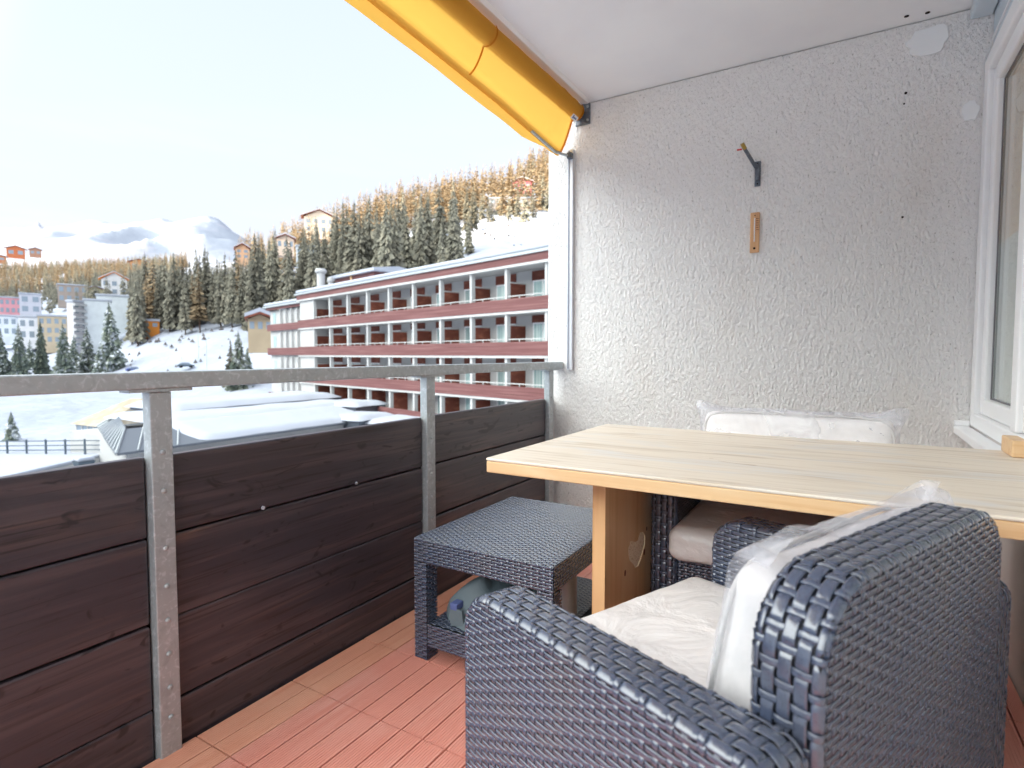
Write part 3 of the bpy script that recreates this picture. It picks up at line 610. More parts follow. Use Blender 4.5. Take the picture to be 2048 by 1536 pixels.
# ================================================================== VILLAGE
HM_COL = {}
def hmat(c):
    if c not in HM_COL: HM_COL[c] = mat('facade paint %d' % len(HM_COL), c, .8, .2, noise_=[((.3, .3, .3), tuple(x * .88 for x in c), .4, .7, 3)])
    return HM_COL[c]
def house(px0, px1, y0, y1, D, col, label, cat='house', name='village_house', roof='flat', wins=(3, 4), depth=9, snow=True, turn=0.0, wincol=None, balc=0, roofcol=None, group=None):
    c = far((px0 + px1) / 2, D, 0); W = (px1 - px0) / 1132 * D; zt = (709 - y0) / 1132 * D; zb = (709 - y1) / 1132 * D
    ang = math.atan2(c[1], c[0]) - math.pi / 2 + turn
    hh = thing(name, label, cat, (c[0], c[1], H + zb), ang, group); h = zt - zb; base = -4
    wm = hmat(col); x0, x1 = -W / 2, W / 2
    MB().box(x0, x1, 0, depth, base, h if roof == 'flat' else h * .68).build('wall', wm, hh)
    if roof == 'flat':
        MB().box(x0 - .4, x1 + .4, -.4, depth + .4, h + .004, h + .9).build('roof_snow', M_snowroof, hh, bevel=.2)
    else:
        e = h * .68; ov = W * .12
        prof = [(x0 - ov, e - .1), (0, h - .3), (x1 + ov, e - .1), (x1 + ov, e + .25), (0, h + .1), (x0 - ov, e + .25)]
        MB().prism(prof, -1.4, depth + 1, lambda V: np.c_[V[:, 0], V[:, 2], V[:, 1]]).build('roof', roofcol or M_brownwood, hh)
        prof = [(x0 - ov, e + .26), (0, h + .11), (x1 + ov, e + .26), (x1 + ov, e + .9), (0, h + .9), (x0 - ov, e + .9)]
        if snow: MB().prism(prof, -1.3, depth + 1, lambda V: np.c_[V[:, 0], V[:, 2], V[:, 1]]).build('roof_snow', M_snowroof, hh)
        MB().add([(x0, .0, e - .12), (x1, .0, e - .12), (0, .0, h - .35), (x0, .3, e - .12), (x1, .3, e - .12), (0, .3, h - .35)], [[[0, 1, 2], [5, 4, 3]], [[0, 3, 4, 1], [1, 4, 5, 2], [2, 5, 3, 0]]]).build('gable', wm, hh)
        h = e
    nr, nc = wins
    for r_ in range(nr):
        for q in range(nc):
            cx = x0 + W * (q + .5) / nc; cz = h * (r_ + .5) / nr; ww = W / nc * .28; wh = h / nr * .27
            MB().box(cx - ww, cx + ww, -.06, .0 - .004, cz - wh, cz + wh).build('window', wincol or M_glassd, hh)
    for r_ in range(balc):
        cz = h * (r_ + .45) / balc
        MB().box(x0 - .1, x0 + W * .97, -1.1, -.07, cz - .12, cz + h / balc * .33).build('balcony', M_hwall, hh)
    return hh
house(-30, 38, 596, 628, 350, (.70, .33, .36), 'long pink block at the left picture edge below the wood', wins=(2, 8))
house(50, 83, 590, 628, 345, (.55, .55, .60), 'small white house with a dark front right of the pink block', wins=(2, 2))
house(2, 46, 634, 672, 262, (.72, .76, .80), 'low white block with deep snow on its roof, below the pink block', wins=(2, 4))
house(47, 87, 636, 680, 258, (.78, .80, .84), 'second low white block, between the first one and the beige block', wins=(2, 3))
house(88, 146, 634, 688, 252, (.55, .45, .32), 'beige block behind the snowy conifers', wins=(3, 5))
house(128, 176, 572, 606, 430, (.36, .30, .26), 'wide chalet with a thick snow roof above the white slab blocks', roof='flat', wins=(2, 4))
house(176, 216, 574, 602, 440, (.66, .60, .40), 'chalet with a pale yellow front beside the wide chalet', roof='gable', wins=(1, 3))
house(214, 256, 546, 592, 450, (.74, .74, .74), 'white chalet with a bright orange gable above the white slab block', roof='gable', wins=(2, 3), roofcol=hmat((.75, .25, .04)))
bl = house(150, 180, 606, 692, 232, (.62, .60, .62), 'front of the balcony block, stacked white balconies', 'building', 'apartment_block', wins=(7, 2), balc=7, depth=3, turn=.75)
house(178, 222, 603, 688, 236, (.66, .70, .71), 'blank pale end wall of the slab block left of the larger one', 'building', 'apartment_block', wins=(0, 0), depth=14)
house(206, 276, 594, 668, 262, (.66, .70, .71), 'large blank pale slab block behind the tallest snowy spruce', 'building', 'apartment_block', wins=(0, 0), depth=14)
house(289, 319, 643, 657, 226, (.70, .26, .05), 'tiny orange hut on the snow bank', 'hut', 'snow_hut', roof='flat', wins=(1, 2), depth=4)
house(500, 545, 626, 664, 108, (.46, .36, .24), 'beige wooden chalet peeping out behind the left end of the hotel', roof='gable', wins=(1, 3), depth=10)
for a in ((28, 56, 494, 514, 1050, (.50, .17, .08), 'orange chalet highest on the snow above the left wood'), (72, 90, 498, 512, 1040, (.40, .22, .15), 'small brown chalet right of the orange one above the left wood'),
          (-10, 18, 511, 523, 1000, (.50, .20, .10), 'chalet at the left picture edge on top of the wood'), (270, 300, 520, 540, 640, (.60, .30, .14), 'orange chalet between the far wood and the dark wood')):
    house(*a, roof='gable', wins=(1, 2))
house(616, 672, 424, 470, 400, (.74, .62, .50), 'sunlit white chalet with brown balconies high behind the hotel', roof='gable', wins=(2, 4))
house(478, 503, 490, 520, 360, (.70, .42, .26), 'orange lit chalet above the dark wood', roof='gable', wins=(2, 2))
house(598, 638, 497, 530, 285, (.72, .76, .80), 'shaded white house among the conifers above the hotel penthouse', wins=(2, 3))
house(560, 592, 472, 500, 330, (.74, .58, .46), 'small sunlit house among the trees left of the high white chalet', roof='gable', wins=(1, 3))
house(1026, 1062, 362, 388, 425, (.52, .12, .16), 'red chalet on the golden slope near the stucco wall', roof='gable', wins=(1, 3))
house(978, 1150, 402, 413, 368, (.30, .27, .26), 'long low gallery under snow above the shaded conifers', 'building', 'road_gallery', wins=(1, 12), depth=5)

# cars, lamps, bin out on the snow field
def car(px, D, label, paint):
    z = float(ground_z(px, D)); p = far(px, D, z + .05); c = thing('parked_car', label, 'car', p, math.atan2(p[1], p[0]) - math.pi / 2 + .2)
    prof = [(-2.1, .35), (2.1, .35), (2.15, .75), (1.3, .92), (.75, 1.4), (-1.1, 1.42), (-1.9, .98), (-2.15, .85)]
    MB().prism(prof, -.85, .85, lambda V: np.c_[V[:, 0], V[:, 2], V[:, 1]]).build('body', paint, c, bevel=.06)
    MB().prism([(1.15, .95), (.72, 1.33), (-1.05, 1.35), (-1.7, 1.0)], -.86, .86, lambda V: np.c_[V[:, 0], V[:, 2], V[:, 1]]).build('window', M_glassd, c)
    for x in (-1.3, 1.3):
        for y in (-.8, .8): MB().tube([(x, y - .1, .34), (x, y + .1, .34)], .34, 14).build('wheel', M_dark, c)
    MB().box(-1.0, .65, -.7, .7, 1.425, 1.58).build('roof_snow', M_snowroof, c, bevel=.05)
car(372, 165, 'dark car parked on the snow field seen just above the handrail', M_fence)
car(268, 172, 'dark blue car parked right of the snowy conifers', M_ink)
for px, D, hgt in ((398, 168, 9.0), (414, 160, 8.0)):
    z = float(ground_z(px, D)); p = far(px, D, z)
    l = thing('street_lamp', 'thin lamp post on the snow field, %s one' % ('left and taller' if px == 398 else 'right and shorter'), 'street lamp', p)
    MB().tube([(0, 0, -1), (0, 0, hgt), (.3, 0, hgt + .3), (1.2, 0, hgt + .4)], .08, 6).build('pole', M_galv, l)
    MB().box(.9, 1.5, -.15, .15, hgt + .33, hgt + .45).build('lamp_head', M_fence, l)
p = far(432, 100, -8.9); b_ = thing('litter_bin', 'small green round bin standing alone on the snow field', 'bin', p)
MB().tube([(0, 0, 0), (0, 0, .6)], .05, 8).build('post', M_galv, b_); MB().tube([(0, 0, .5), (0, 0, .6), (0, 0, 1.1), (0, 0, 1.2)], [.15, .33, .36, .2], 12).build('drum', mat('bin green', (.03, .28, .22), .5, .4), b_, smooth=True)

# ================================================================== BALCONY SHELL
XR, YW, XF, ZC = -1.53, 3.10, .47, 2.505
Yb = -.95
# floor: composite deck tiles, four grooved slats each
def deck():
    T = .3115; SW = T / 4; x = -1.524; mbs = [MB(), MB()]; rnd = random.Random(3)
    ny0 = int((1.155 - Yb) / T); ys = [1.155 + k * T for k in range(-ny0, 7)]
    i = 0
    while x < XF - .01:
        x1 = min(x + SW, XF)
        for j, y in enumerate(ys):
            y1 = min(y + T, YW); g = .0024
            gy = .0026; z = rnd.uniform(-.0006, .0006)
            mb = mbs[0] if i >= 2 else mbs[1]
            # ribbed top profile across the slat
            nr = 9; w_ = (x1 - x - 2 * g); xs = []
            for k in range(nr):
                a = x + g + w_ * (k + .12) / nr; b_ = x + g + w_ * (k + .88) / nr
                xs += [(a, z), (b_, z)] + ([(b_ + w_ * .04 / nr, z - .0016), (a + w_ * .96 / nr, z - .0016)] if k < nr - 1 else [])
            P = [(x + g, -.022), (x + g, z - .001)] + xs + [(x1 - g, z - .001), (x1 - g, -.022)]
            n = len(P); A = [(p[0], y + gy, p[1]) for p in P] + [(p[0], y1 - gy, p[1]) for p in P]
            mb.add(A, [[[k, k + 1, n + k + 1, n + k] for k in range(n - 1)], [list(range(n))[::-1]], [list(range(n, 2 * n))]])
        x = x1; i += 1
    a = mbs[0].build('floor', M_deck); b_ = mbs[1].build('floor_edge_slats', M_deck2, a); tag(a, kind='structure')
    s = MB().box(-1.62, XF + .3, Yb - .2, YW + .2, -.24, -.023).build('floor_slab', M_dark, a)
deck()
# ceiling with rounded outer edge
cl = [(XF + .3, ZC), (-1.33, ZC)] + [(-1.33 - .10 * math.sin(t), ZC - .012 + .05 * (1 - math.cos(t)) * .8) for t in np.linspace(.15, math.pi / 2, 8)] + [(-1.432, ZC + .25), (XF + .3, ZC + .25)]
c = MB().prism(cl[:2] + [(-1.33, ZC + .25), (XF + .3, ZC + .25)], Yb - .2, YW + .24, lambda V: np.c_[V[:, 0], V[:, 2], V[:, 1]]).build('ceiling', M_ceiling); tag(c, kind='structure')
e = MB().prism([(-1.3302, ZC)] + cl[2:-1] + [(-1.3302, ZC + .25)], Yb - .2, YW + .24, lambda V: np.c_[V[:, 0], V[:, 2], V[:, 1]]).build('ceiling_edge', M_edge, c, smooth=False)
# end wall
wl = thing('stucco_wall', 'rough white stucco end wall of the balcony', 'wall')
MB().box(-1.608, XF + .3, YW, YW + .22, -3.2, ZC - .002).build('rendered_face', M_stucco, wl, bevel=.012, seg=3)
def blob(cx, cz, rx, rz_, seed, th=.004, n=26, jag=.22):
    P = []
    for k in range(n):
        a = 2 * math.pi * k / n; q = 1 + jag * noise.noise(Vector((math.cos(a) * 1.8, math.sin(a) * 1.8, seed))) * 1.8
        P.append((cx + rx * q * math.cos(a), cz + rz_ * q * math.sin(a)))
    return P
M_fill = mat('smooth white filler', (.82, .83, .83), .7, .25, bump=((40, 40, 40), .3, .003, 3))
for cx, cz, rx, rz_, sd in ((.245, 2.405, .075, .060, 1.), (.398, 2.08, .03, .045, 4.)):
    MB().prism(blob(cx, cz, rx, rz_, sd), YW - .008, YW + .01, lambda V: np.c_[V[:, 0], V[:, 2], V[:, 1]]).build('filler_patch', M_fill, wl, bevel=.003)
for cx, cz, r_ in ((.171, 2.205, .006), (.175, 1.663, .005), (.166, 2.16, .004)):
    MB().prism([(cx + r_ * math.cos(a), cz + r_ * math.sin(a)) for a in np.linspace(0, 6.28, 9)[:-1]], YW - .0015, YW + .01, lambda V: np.c_[V[:, 0], V[:, 2], V[:, 1]]).build('drill_hole', M_dark, wl)
for cx, cy in ((.16, 3.03), (.235, 3.045)):
    MB().prism([(cx + .009 * math.cos(a), cy + .007 * math.sin(a)) for a in np.linspace(0, 6.28, 9)[:-1]], ZC - .004, ZC + .01, lambda V: V).build('fixing_hole', M_dark, c)

# railing
rl = thing('balcony_railing', 'galvanised railing with dark stained horizontal boards', 'railing')
MB().box(-1.553, -1.497, Yb, YW - .004, .963, 1.006).build('handrail', M_galv, rl, bevel=.004)
POSTS = [-.335, .745, 1.825, 2.935]
for y in POSTS:
    p_ = MB().box(-1.545, -1.508, y, y + .054, -.02, .955).build('post', M_galv, rl, bevel=.003)
    MB().box(-1.548, -1.500, y - .05, y + .104, .9555, .9625).build('flange_plate', M_galv, p_)
    for z in (.80, .70, .55, .45, .36, .27, .18, .10):
        MB().tube([(-1.509, y + .027, z), (-1.5045, y + .027, z), (-1.503, y + .027, z)], [.007, .0065, .003], 10).build('rivet', M_galv, p_, smooth=True)
SE = [(Yb, POSTS[0] - .004), (POSTS[0] + .058, POSTS[1] - .004), (POSTS[1] + .058, POSTS[2] - .004), (POSTS[2] + .058, POSTS[3] - .004), (POSTS[3] + .058, YW - .006)]
for (y0, y1) in SE[:4]:
    for z0, z1 in ((.580, .788), (.354, .5755), (.128, .3495), (-.095, .1235)):
        jz = RND.uniform(-.002, .002); o = MB().box(-1.562, -1.532, y0, y1, z0 + jz, z1 + jz).build('board', M_plank, rl, bevel=.006, seg=3)
wb('back_board', [(-1.578, -1.5635, Yb, YW - .006, -.095, .780)], M_dark, rl)
MB().tube([(-1.531, 1.070, .583), (-1.526, 1.07, .583)], .006, 8).build('snow_fleck', M_snowroof, rl); MB().tube([(-1.531, 1.45, .584), (-1.527, 1.45, .584)], .0055, 8).build('snow_fleck', M_snowroof, rl)

# ------------------------------------------------------------------ awning
aw = thing('awning', 'yellow cloth awning rolled under the ceiling edge', 'awning')
AY0, AY1 = Yb, YW - .045
def fold(y, s): return .004 * noise.noise(Vector((y * 9, s * 3, 1.7))) + .010 * noise.noise(Vector((y * 1.6, s * 1.2, 4.))) + (.012 * noise.noise(Vector((y * 26, s * 2, 2.))) * max(0, (y - 2.45) / .6))
def bar_z(y): return float(np.interp(y, [-1.6, 1.5, 2.4, 3.06], [2.345, 2.335, 2.29, 2.232]))
ys = np.linspace(AY0, AY1, 230)
G = []
for y in ys:
    row = []; bz = bar_z(y); bx = -1.502
    for a in np.linspace(R(150), R(-118), 14):      # cloth over the roller
        row.append((-1.403 + (.046 + fold(y, a) * .5) * math.cos(a), y, 2.446 + (.046 + fold(y, a) * .5) * math.sin(a)))
    x0, z0 = row[-1][0], row[-1][2]
    for s in np.linspace(.06, 1, 12):
        row.append((x0 + (bx - x0) * s - .0 , y, z0 + (bz - z0) * s - .018 * math.sin(math.pi * s) + fold(y, 3 + s) * math.sin(math.pi * s)))
    row += [(-1.508, y, bz - .010), (-1.520, y, bz - .014), (-1.534, y, bz - .008), (-1.537, y, bz + .010)]
    G.append(row)
MB().grid(np.array(G)).build('cloth', M_yellow, aw, smooth=True)
G = []
for y in ys:
    bz = bar_z(y); L = (.070 + .003 * math.sin(y * 9)) * min(1, max(.25, (3.02 - y) / .35)); row = []
    yy = min(y, YW - .07)
    for s in np.linspace(0, 1, 6): row.append((-1.538 - .006 * s + fold(y, 9 + s) * .4 * s, yy, bz + .012 - L * s))
    G.append(row)
MB().grid(np.array(G)).build('valance', M_yellow, aw, smooth=True)
MB().tube([(-1.522, y, bar_z(y) + .012) for y in np.linspace(AY0, YW - .03, 30)], .011, 10).build('front_bar', M_alu, aw, smooth=True)
MB().tube([(-1.403, AY0, 2.446), (-1.403, YW - .02, 2.446)], .036, 16).build('roller', M_alu, aw, smooth=True)
for yy in (2.13, .95, -.2):
    G = []
    for q in (-.006, .006):
        row = []; bz = bar_z(yy)
        for a in np.linspace(R(30), R(-118), 8): row.append((-1.403 + .0505 * math.cos(a), yy + q, 2.446 + .0505 * math.sin(a)))
        x0, z0 = row[-1][0], row[-1][2]
        for s in np.linspace(.06, 1, 10): row.append((x0 + (-1.502 - x0) * s, yy + q, z0 + (bz - z0) * s - .018 * math.sin(math.pi * s) - .0055))
        G.append(row)
    MB().grid(np.array(G)).build('seam', M_hem, aw, smooth=True)
G = []
for q in (-.022, .0):
    row = []; bz = bar_z(AY1)
    for a in np.linspace(R(60), R(-118), 10): row.append((-1.403 + .051 * math.cos(a), AY1 + q, 2.446 + .051 * math.sin(a)))
    x0, z0 = row[-1][0], row[-1][2]
    for s in np.linspace(.06, 1, 10): row.append((x0 + (-1.502 - x0) * s, AY1 + q, z0 + (bz - z0) * s - .018 * math.sin(math.pi * s) - .006))
    G.append(row)
MB().grid(np.array(G)).build('hem', M_hem, aw, smooth=True)
MB().box(-1.425, -1.332, YW - .012, YW - .001, 2.378, 2.498).build('wall_bracket', M_darkmetal, aw, bevel=.006)
for z in (2.40, 2.475): MB().tube([(-1.345, YW - .013, z), (-1.345, YW - .018, z)], .007, 8).build('bolt', M_galv, aw)
ch = MB().box(-1.466, -1.432, YW - .026, YW - .001, .957, 2.25).build('guide_channel', M_alu, aw, bevel=.002)
MB().box(-1.460, -1.452, YW - .029, YW - .0265, .965, 2.24).build('slot', M_slot, ch)
MB().box(-1.46, -1.43, YW - .055, YW - .02, 2.19, 2.225).build('bar_end', M_darkmetal, aw, bevel=.004)
MB().tube([(-1.515, 2.72, bar_z(2.72) - .008), (-1.512, YW - .10, bar_z(3.0) - .012), (-1.446, YW - .04, 2.205)], .009, 8).build('drop_arm', M_galv, aw)
# small printed label on the cloth
lp = at(1155, 247, 0, -1.403)
def AL(V):  # local label frame: u along y, v down the cloth, a out towards the room
    V = np.asarray(V, float); n_ = np.array([.72, 0, -.69]); dn = np.array([-.69, 0, -.72])
    return np.array([-1.382, 2.975, 2.385]) + np.outer(V[:, 0], [0, 1, 0]) + np.outer(V[:, 1], dn) + np.outer(V[:, 2], n_)
lb = MB().box(-.034, .034, -.014, .014, .006, .008, AL).build('label', M_tag, aw)
lm = MB().box(-.024, -.014, -.010, .009, .0082, .0088, AL)
lm.box(-.012, .022, -.003, .005, .0082, .0088, AL)
lm.build('print', M_ink, lb)

# ------------------------------------------------------------------ bracket and thermometer on the wall
bk = thing('wall_bracket', 'grey hinge bracket with a brass tip sticking out of the wall', 'bracket', (-.43, YW, 1.95))
MB().box(-.014, .014, -.006, -.001, -.062, .062).build('plate', M_darkmetal, bk, bevel=.003)
MB().box(-.008, .010, -.022, -.007, -.035, .045).build('hinge', M_darkmetal, bk, bevel=.003)
MB().tube([(-.002, -.018, .02), (-.03, -.05, .07), (-.055, -.08, .115)], .0085, 8).build('arm', M_darkmetal, bk)
MB().tube([(-.050, -.075, .108), (-.062, -.09, .133)], .0095, 8).build('tip', M_brass, bk)
MB().box(-.085, -.062, -.094, -.088, .102, .108).build('pin', M_red, bk)
for z in (-.05, .05): MB().tube([(0, -.0065, z), (0, -.0085, z)], .004, 8).build('screw', M_dark, bk)
th_ = thing('thermometer', 'small wooden wall thermometer below the bracket', 'thermometer', (-.437, YW, 1.66))
MB().box(-.022, .022, -.012, -.001, -.1, .1).build('board', mat('light thermometer wood', (.70, .42, .22), .5, .3, noise_=[((40, 40, 4), (.60, .33, .16), .4, .7, 3)]), th_, bevel=.004)
MB().tube([(-.001, -.0135, -.045), (-.001, -.0135, .072)], .0026, 8).build('glass_tube', M_tag, th_)
for k in range(6): MB().box(.006, .018, -.0132, -.0122, .012 + k * .011, .0145 + k * .011).build('scale_mark', M_brownwood, th_)
MB().tube([(0, -.0122, -.078), (0, -.0135, -.078)], .006, 10).build('bulb_hole', M_dark, th_); MB().tube([(0, -.0122, .084), (0, -.0135, .084)], .003, 8).build('nail', M_dark, th_)

# ------------------------------------------------------------------ facade with window
fc = thing('facade_wall', 'cream rendered facade wall below the window', 'wall')
wb('render', [(XF + .004, XF + .3, Yb - .2, YW - .002, -.02, .70)], M_cream, fc)
wd = thing('window', 'tall white framed window at the right end of the balcony', 'window')
X0 = XF
wb('shutter_box', [(X0 - .006, X0 + .12, Yb - .2, YW - .004, 2.27, ZC - .002)], M_pvcb, wd, .004)
wb('cover_strip', [(X0 - .085, X0 - .010, Yb - .2, YW - .004, 2.452, ZC - .004)], M_pvcb, wd, .006)
wb('cover_strip', [(X0 - .012, X0 - .0065, Yb - .2, YW - .012, 2.345, 2.355)], M_pvc, wd)
fr = wb('frame', [(X0 - .03, X0 + .06, YW - .085, YW - .004, .745, 2.268), (X0 - .03, X0 + .06, Yb, YW - .086, 2.20, 2.268), (X0 - .03, X0 + .06, Yb, YW - .086, .745, .802)], M_pvc, wd, .006)
for (ya, yb) in ((2.40, YW - .088), (1.2, 2.32), (-.1, 1.12)):
    s = wb('sash', [(X0 - .012, X0 + .05, yb - .07, yb, .804, 2.198), (X0 - .012, X0 + .05, ya, ya + .07, .804, 2.198), (X0 - .012, X0 + .05, ya + .071, yb - .071, .804, .868), (X0 - .012, X0 + .05, ya + .071, yb - .071, 2.13, 2.198)], M_pvc, wd, .008)
    wb('gasket', [(X0 + .010, X0 + .0148, ya + .071, ya + .077, .869, 2.129), (X0 + .010, X0 + .0148, yb - .077, yb - .071, .869, 2.129), (X0 + .010, X0 + .0148, ya + .078, yb - .078, .869, .874), (X0 + .010, X0 + .0148, ya + .078, yb - .078, 2.124, 2.129)], M_gasket, s)
    wb('pane', [(X0 + .016, X0 + .022, ya + .0715, yb - .0715, .8685, 2.1295)], M_glass, s)
    wb('mullion', [(X0 - .028, X0 + .06, ya - .078, ya - .002, .803, 2.199)], M_pvc, wd, .006)
wb('warm_glow', [(X0 + .032, X0 + .036, -.5, YW - .075, 1.50, 2.25)], M_warmglow, wd)  # orange panel put in for the warm light in the upper glass
wb('wall_reflection', [(X0 + .032, X0 + .036, -.5, YW - .075, .87, 1.499)], mat('pale curtain', (.88, .86, .78), .8, .1, noise_=[((1, 30, 1), (.78, .77, .70), .4, .6, 3)]), wd)  # pale panel put in for the stucco reflected in the lower glass
sl_ = wb('sill', [(X0 - .085, X0 - .0305, 2.25, YW - .004, .708, .742)], M_pvc, wd, .006)
wb('sill_upstand', [(X0 - .085, X0 - .031, YW - .022, YW - .004, .7425, .765)], M_pvc, wd, .004)
bx_ = wb('wooden_block', [(.405, .463, 2.15, 2.29, .7505, .80)], M_pine, None, .004); tag(bx_, 'small pine block lying on the far right corner of the table', 'block')

# ------------------------------------------------------------------ pine table
tb = thing('pine_table', 'pine table with pale weathered top and plank legs', 'table', (0, 0, 0))
TX0, TX1, TY0, TY1 = -.907, .452, 1.361, 2.298
wb('tabletop', [(TX0, TX1, TY0, TY1, .741, .750)], M_tabletop, tb, .004, 3)
wb('edge_board', [(TX0 + .001, TX1 - .001, TY0 + .001, TY1 - .001, .707, .7408)], M_pine, tb, .004, 3)
def leg_with_hole(x0, x1, y0, y1, z1):
    # outline with a cut-out like a hand holding a flower: free-form hole
    hp = []
    for cx_, cy_ in ((800, 705), (835, 700), (860, 745), (858, 840), (838, 930), (805, 1040), (775, 1115), (738, 1135), (712, 1090), (668, 1045), (655, 970), (656, 900), (672, 862), (676, 815), (702, 812), (742, 826), (776, 800), (786, 745)):
        p = at(1150 + cx_ / 6.143, 950 + cy_ / 6.143, 0, x1); hp.append((float(p[1]), float(p[2])))
    bm = bmesh.new()
    def ring(pts, x): return [bm.verts.new((x, a, b)) for a, b in pts]
    outer = [(y0, .0), (y1, .0), (y1, z1), (y0, z1)]
    faces = []
    for x in (x0, x1):
        o_ = ring(outer, x); h_ = ring(hp, x)
        es = [bm.edges.new((o_[i], o_[(i + 1) % 4])) for i in range(4)] + [bm.edges.new((h_[i], h_[(i + 1) % len(h_)])) for i in range(len(h_))]
        bmesh.ops.triangle_fill(bm, use_beauty=True, use_dissolve=False, edges=es); faces.append((o_, h_))
    (oa, ha), (ob, hb_) = faces
    for A, B in ((oa, ob),):
        for i in range(len(A)): bm.faces.new((A[i], A[(i + 1) % len(A)], B[(i + 1) % len(A)], B[i]))
    bmesh.ops.recalc_face_normals(bm, faces=bm.faces)
    me = bpy.data.meshes.new('leg'); bm.to_mesh(me); bm.free(); me.materials.append(M_pinev)
    o = bpy.data.objects.new('leg', me); COL.objects.link(o); o.parent = tb
    # sawn rim of the cut-out
    n = len(hp); V = [(x0 + .0005, a, b) for a, b in hp] + [(x1 + .0006, a, b) for a, b in hp]
    r_ = MB().add(V, [[[i, (i + 1) % n, n + (i + 1) % n, n + i] for i in range(n)]]).build('cut_out_rim', M_cutedge, o)
    for cx_, cy_, r_ in ((850, 945, .008), (945, 890, .007), (615, 1205, .007), (880, 660, .005)):
        p = at(1150 + cx_ / 6.143, 950 + cy_ / 6.143, 0, x1)
        MB().prism([(p[1] + r_ * 1.1 * math.cos(q), p[2] + r_ * 1.5 * math.sin(q)) for q in np.linspace(0, 6.28, 11)[:-1]], x1 - .001, x1 + .0006, lambda V: np.c_[V[:, 2], V[:, 0], V[:, 1]]).build('knot', M_brownwood, o)
    return o, hp
lg, hp = leg_with_hole(-.651, -.611, 1.55, 2.07, .706)
MB().prism(hp, -.640, -.6135, lambda V: np.c_[V[:, 2], V[:, 0], V[:, 1]]).build('cut_out_panel', M_cutedge, lg)
wb('leg', [(.10, .14, 1.55, 2.07, 0, .706)], M_pinev, tb, .003)
wb('stretcher', [(-.61, .099, 1.79, 1.83, .10, .20)], M_pinev, tb, .003)

# ------------------------------------------------------------------ woven furniture
def weave(mb, P, U, V, pu, pv, mask=None, sub=4, amp=.0020, fu=.76, fv=.42, phase=0):
    """over-one under-one weave of flat straps on the surface P(u,v,h)"""
    nu = max(1, round((U[1] - U[0]) / pu)); nv = max(1, round((V[1] - V[0]) / pv)); pu = (U[1] - U[0]) / nu; pv = (V[1] - V[0]) / nv
    cs = np.array([-.5, -.44, -.33, .33, .44, .5]); ch_ = np.array([-.0014, -.00035, 0, 0, -.00035, -.0014]); NC = 6
    def wavef(sx, rows):
        if not rows: return amp * .95 * sx * (1.5 - .5 * sx * sx) + .0001
        d = np.arccos(np.clip(-sx, -1, 1)) / math.pi; q = np.clip(1 - d / .52, 0, 1); q = q * q * (3 - 2 * q)
        return amp * (.75 - 1.75 * q)
    for rows in (True, False):
        n, m_ = (nv, nu) if rows else (nu, nv); p_, q_ = (pv, pu) if rows else (pu, pv); w_ = (fu if rows else fv) * p_
        k = np.arange(m_ * sub + 1) / sub
        c_ = (np.arange(n) + .5)
        sign = np.where((np.arange(n) + phase) % 2 == 0, 1., -1.) * (1 if rows else -1)
        h = wavef(sign[:, None] * np.sin(math.pi * k)[None, :], rows)
        along = np.broadcast_to(k[None, :, None] * q_, (n, len(k), NC)); across = np.broadcast_to((c_ * p_)[:, None, None] + cs[None, None, :] * w_, (n, len(k), NC))
        hh_ = h[:, :, None] + ch_[None, None, :] + (.0004 if rows else 0)
        u = (U[0] + (along if rows else across)); v = (V[0] + (across if rows else along))
        X = P(u.ravel(), v.ravel(), hh_.ravel() if hh_.shape == u.shape else np.broadcast_to(hh_, u.shape).ravel())
        I = np.arange(n * len(k) * NC).reshape(n, len(k), NC)
        q = np.stack([I[:, :-1, :-1], I[:, 1:, :-1], I[:, 1:, 1:], I[:, :-1, 1:]], -1)
        if not rows: q = q[..., ::-1]
        if mask is not None:
            uc = (u[:, :-1, :-1] + u[:, 1:, 1:]) / 2; vc = (v[:, :-1, :-1] + v[:, 1:, 1:]) / 2; q = q[mask(uc, vc)]
        mb.add(X, [q.reshape(-1, 4)])
def flat(O, eu, ev, en):
    O, eu, ev, en = (np.array(a, float) for a in (O, eu, ev, en))
    return lambda u, v, h: O + np.outer(u, eu) + np.outer(v, ev) + np.outer(h, en)
def path_fn(pts):
    pts = np.array(pts, float); d = np.diff(pts, axis=0); L = np.r_[0, np.cumsum(np.hypot(d[:, 0], d[:, 1]))]
    T = np.gradient(pts, L, axis=0); T /= np.linalg.norm(T, axis=1)[:, None]
    def f(u): return np.c_[np.interp(u, L, pts[:, 0]), np.interp(u, L, pts[:, 1])], np.c_[np.interp(u, L, T[:, 0]), np.interp(u, L, T[:, 1])]
    return f, L[-1]
def round_outline(a0, a1, b0, b1, r1, r2, n=9):
    """inverted-U outline from (a0,b0) up, over and down to (a1,b0); corner radii r1, r2"""
    s = 1 if a1 > a0 else -1; P = [(a0, b0)] + [(a0, b0 + (b1 - r1 - b0) * k / 6) for k in range(1, 6)]
    for t_ in np.linspace(0, math.pi / 2, n): P.append((a0 + s * (r1 - r1 * math.cos(t_)), b1 - r1 + r1 * math.sin(t_)))
    P += [(a0 + s * (r1 + (abs(a1 - a0) - r1 - r2) * k / 8), b1) for k in range(1, 8)]
    for t_ in np.linspace(0, math.pi / 2, n): P.append((a1 - s * (r2 - r2 * math.sin(t_)), b1 - r2 + r2 * math.cos(t_)))
    P += [(a1, b0 + (b1 - r2 - b0) * k / 6) for k in range(5, 0, -1)] + [(a1, b0)]
    return P
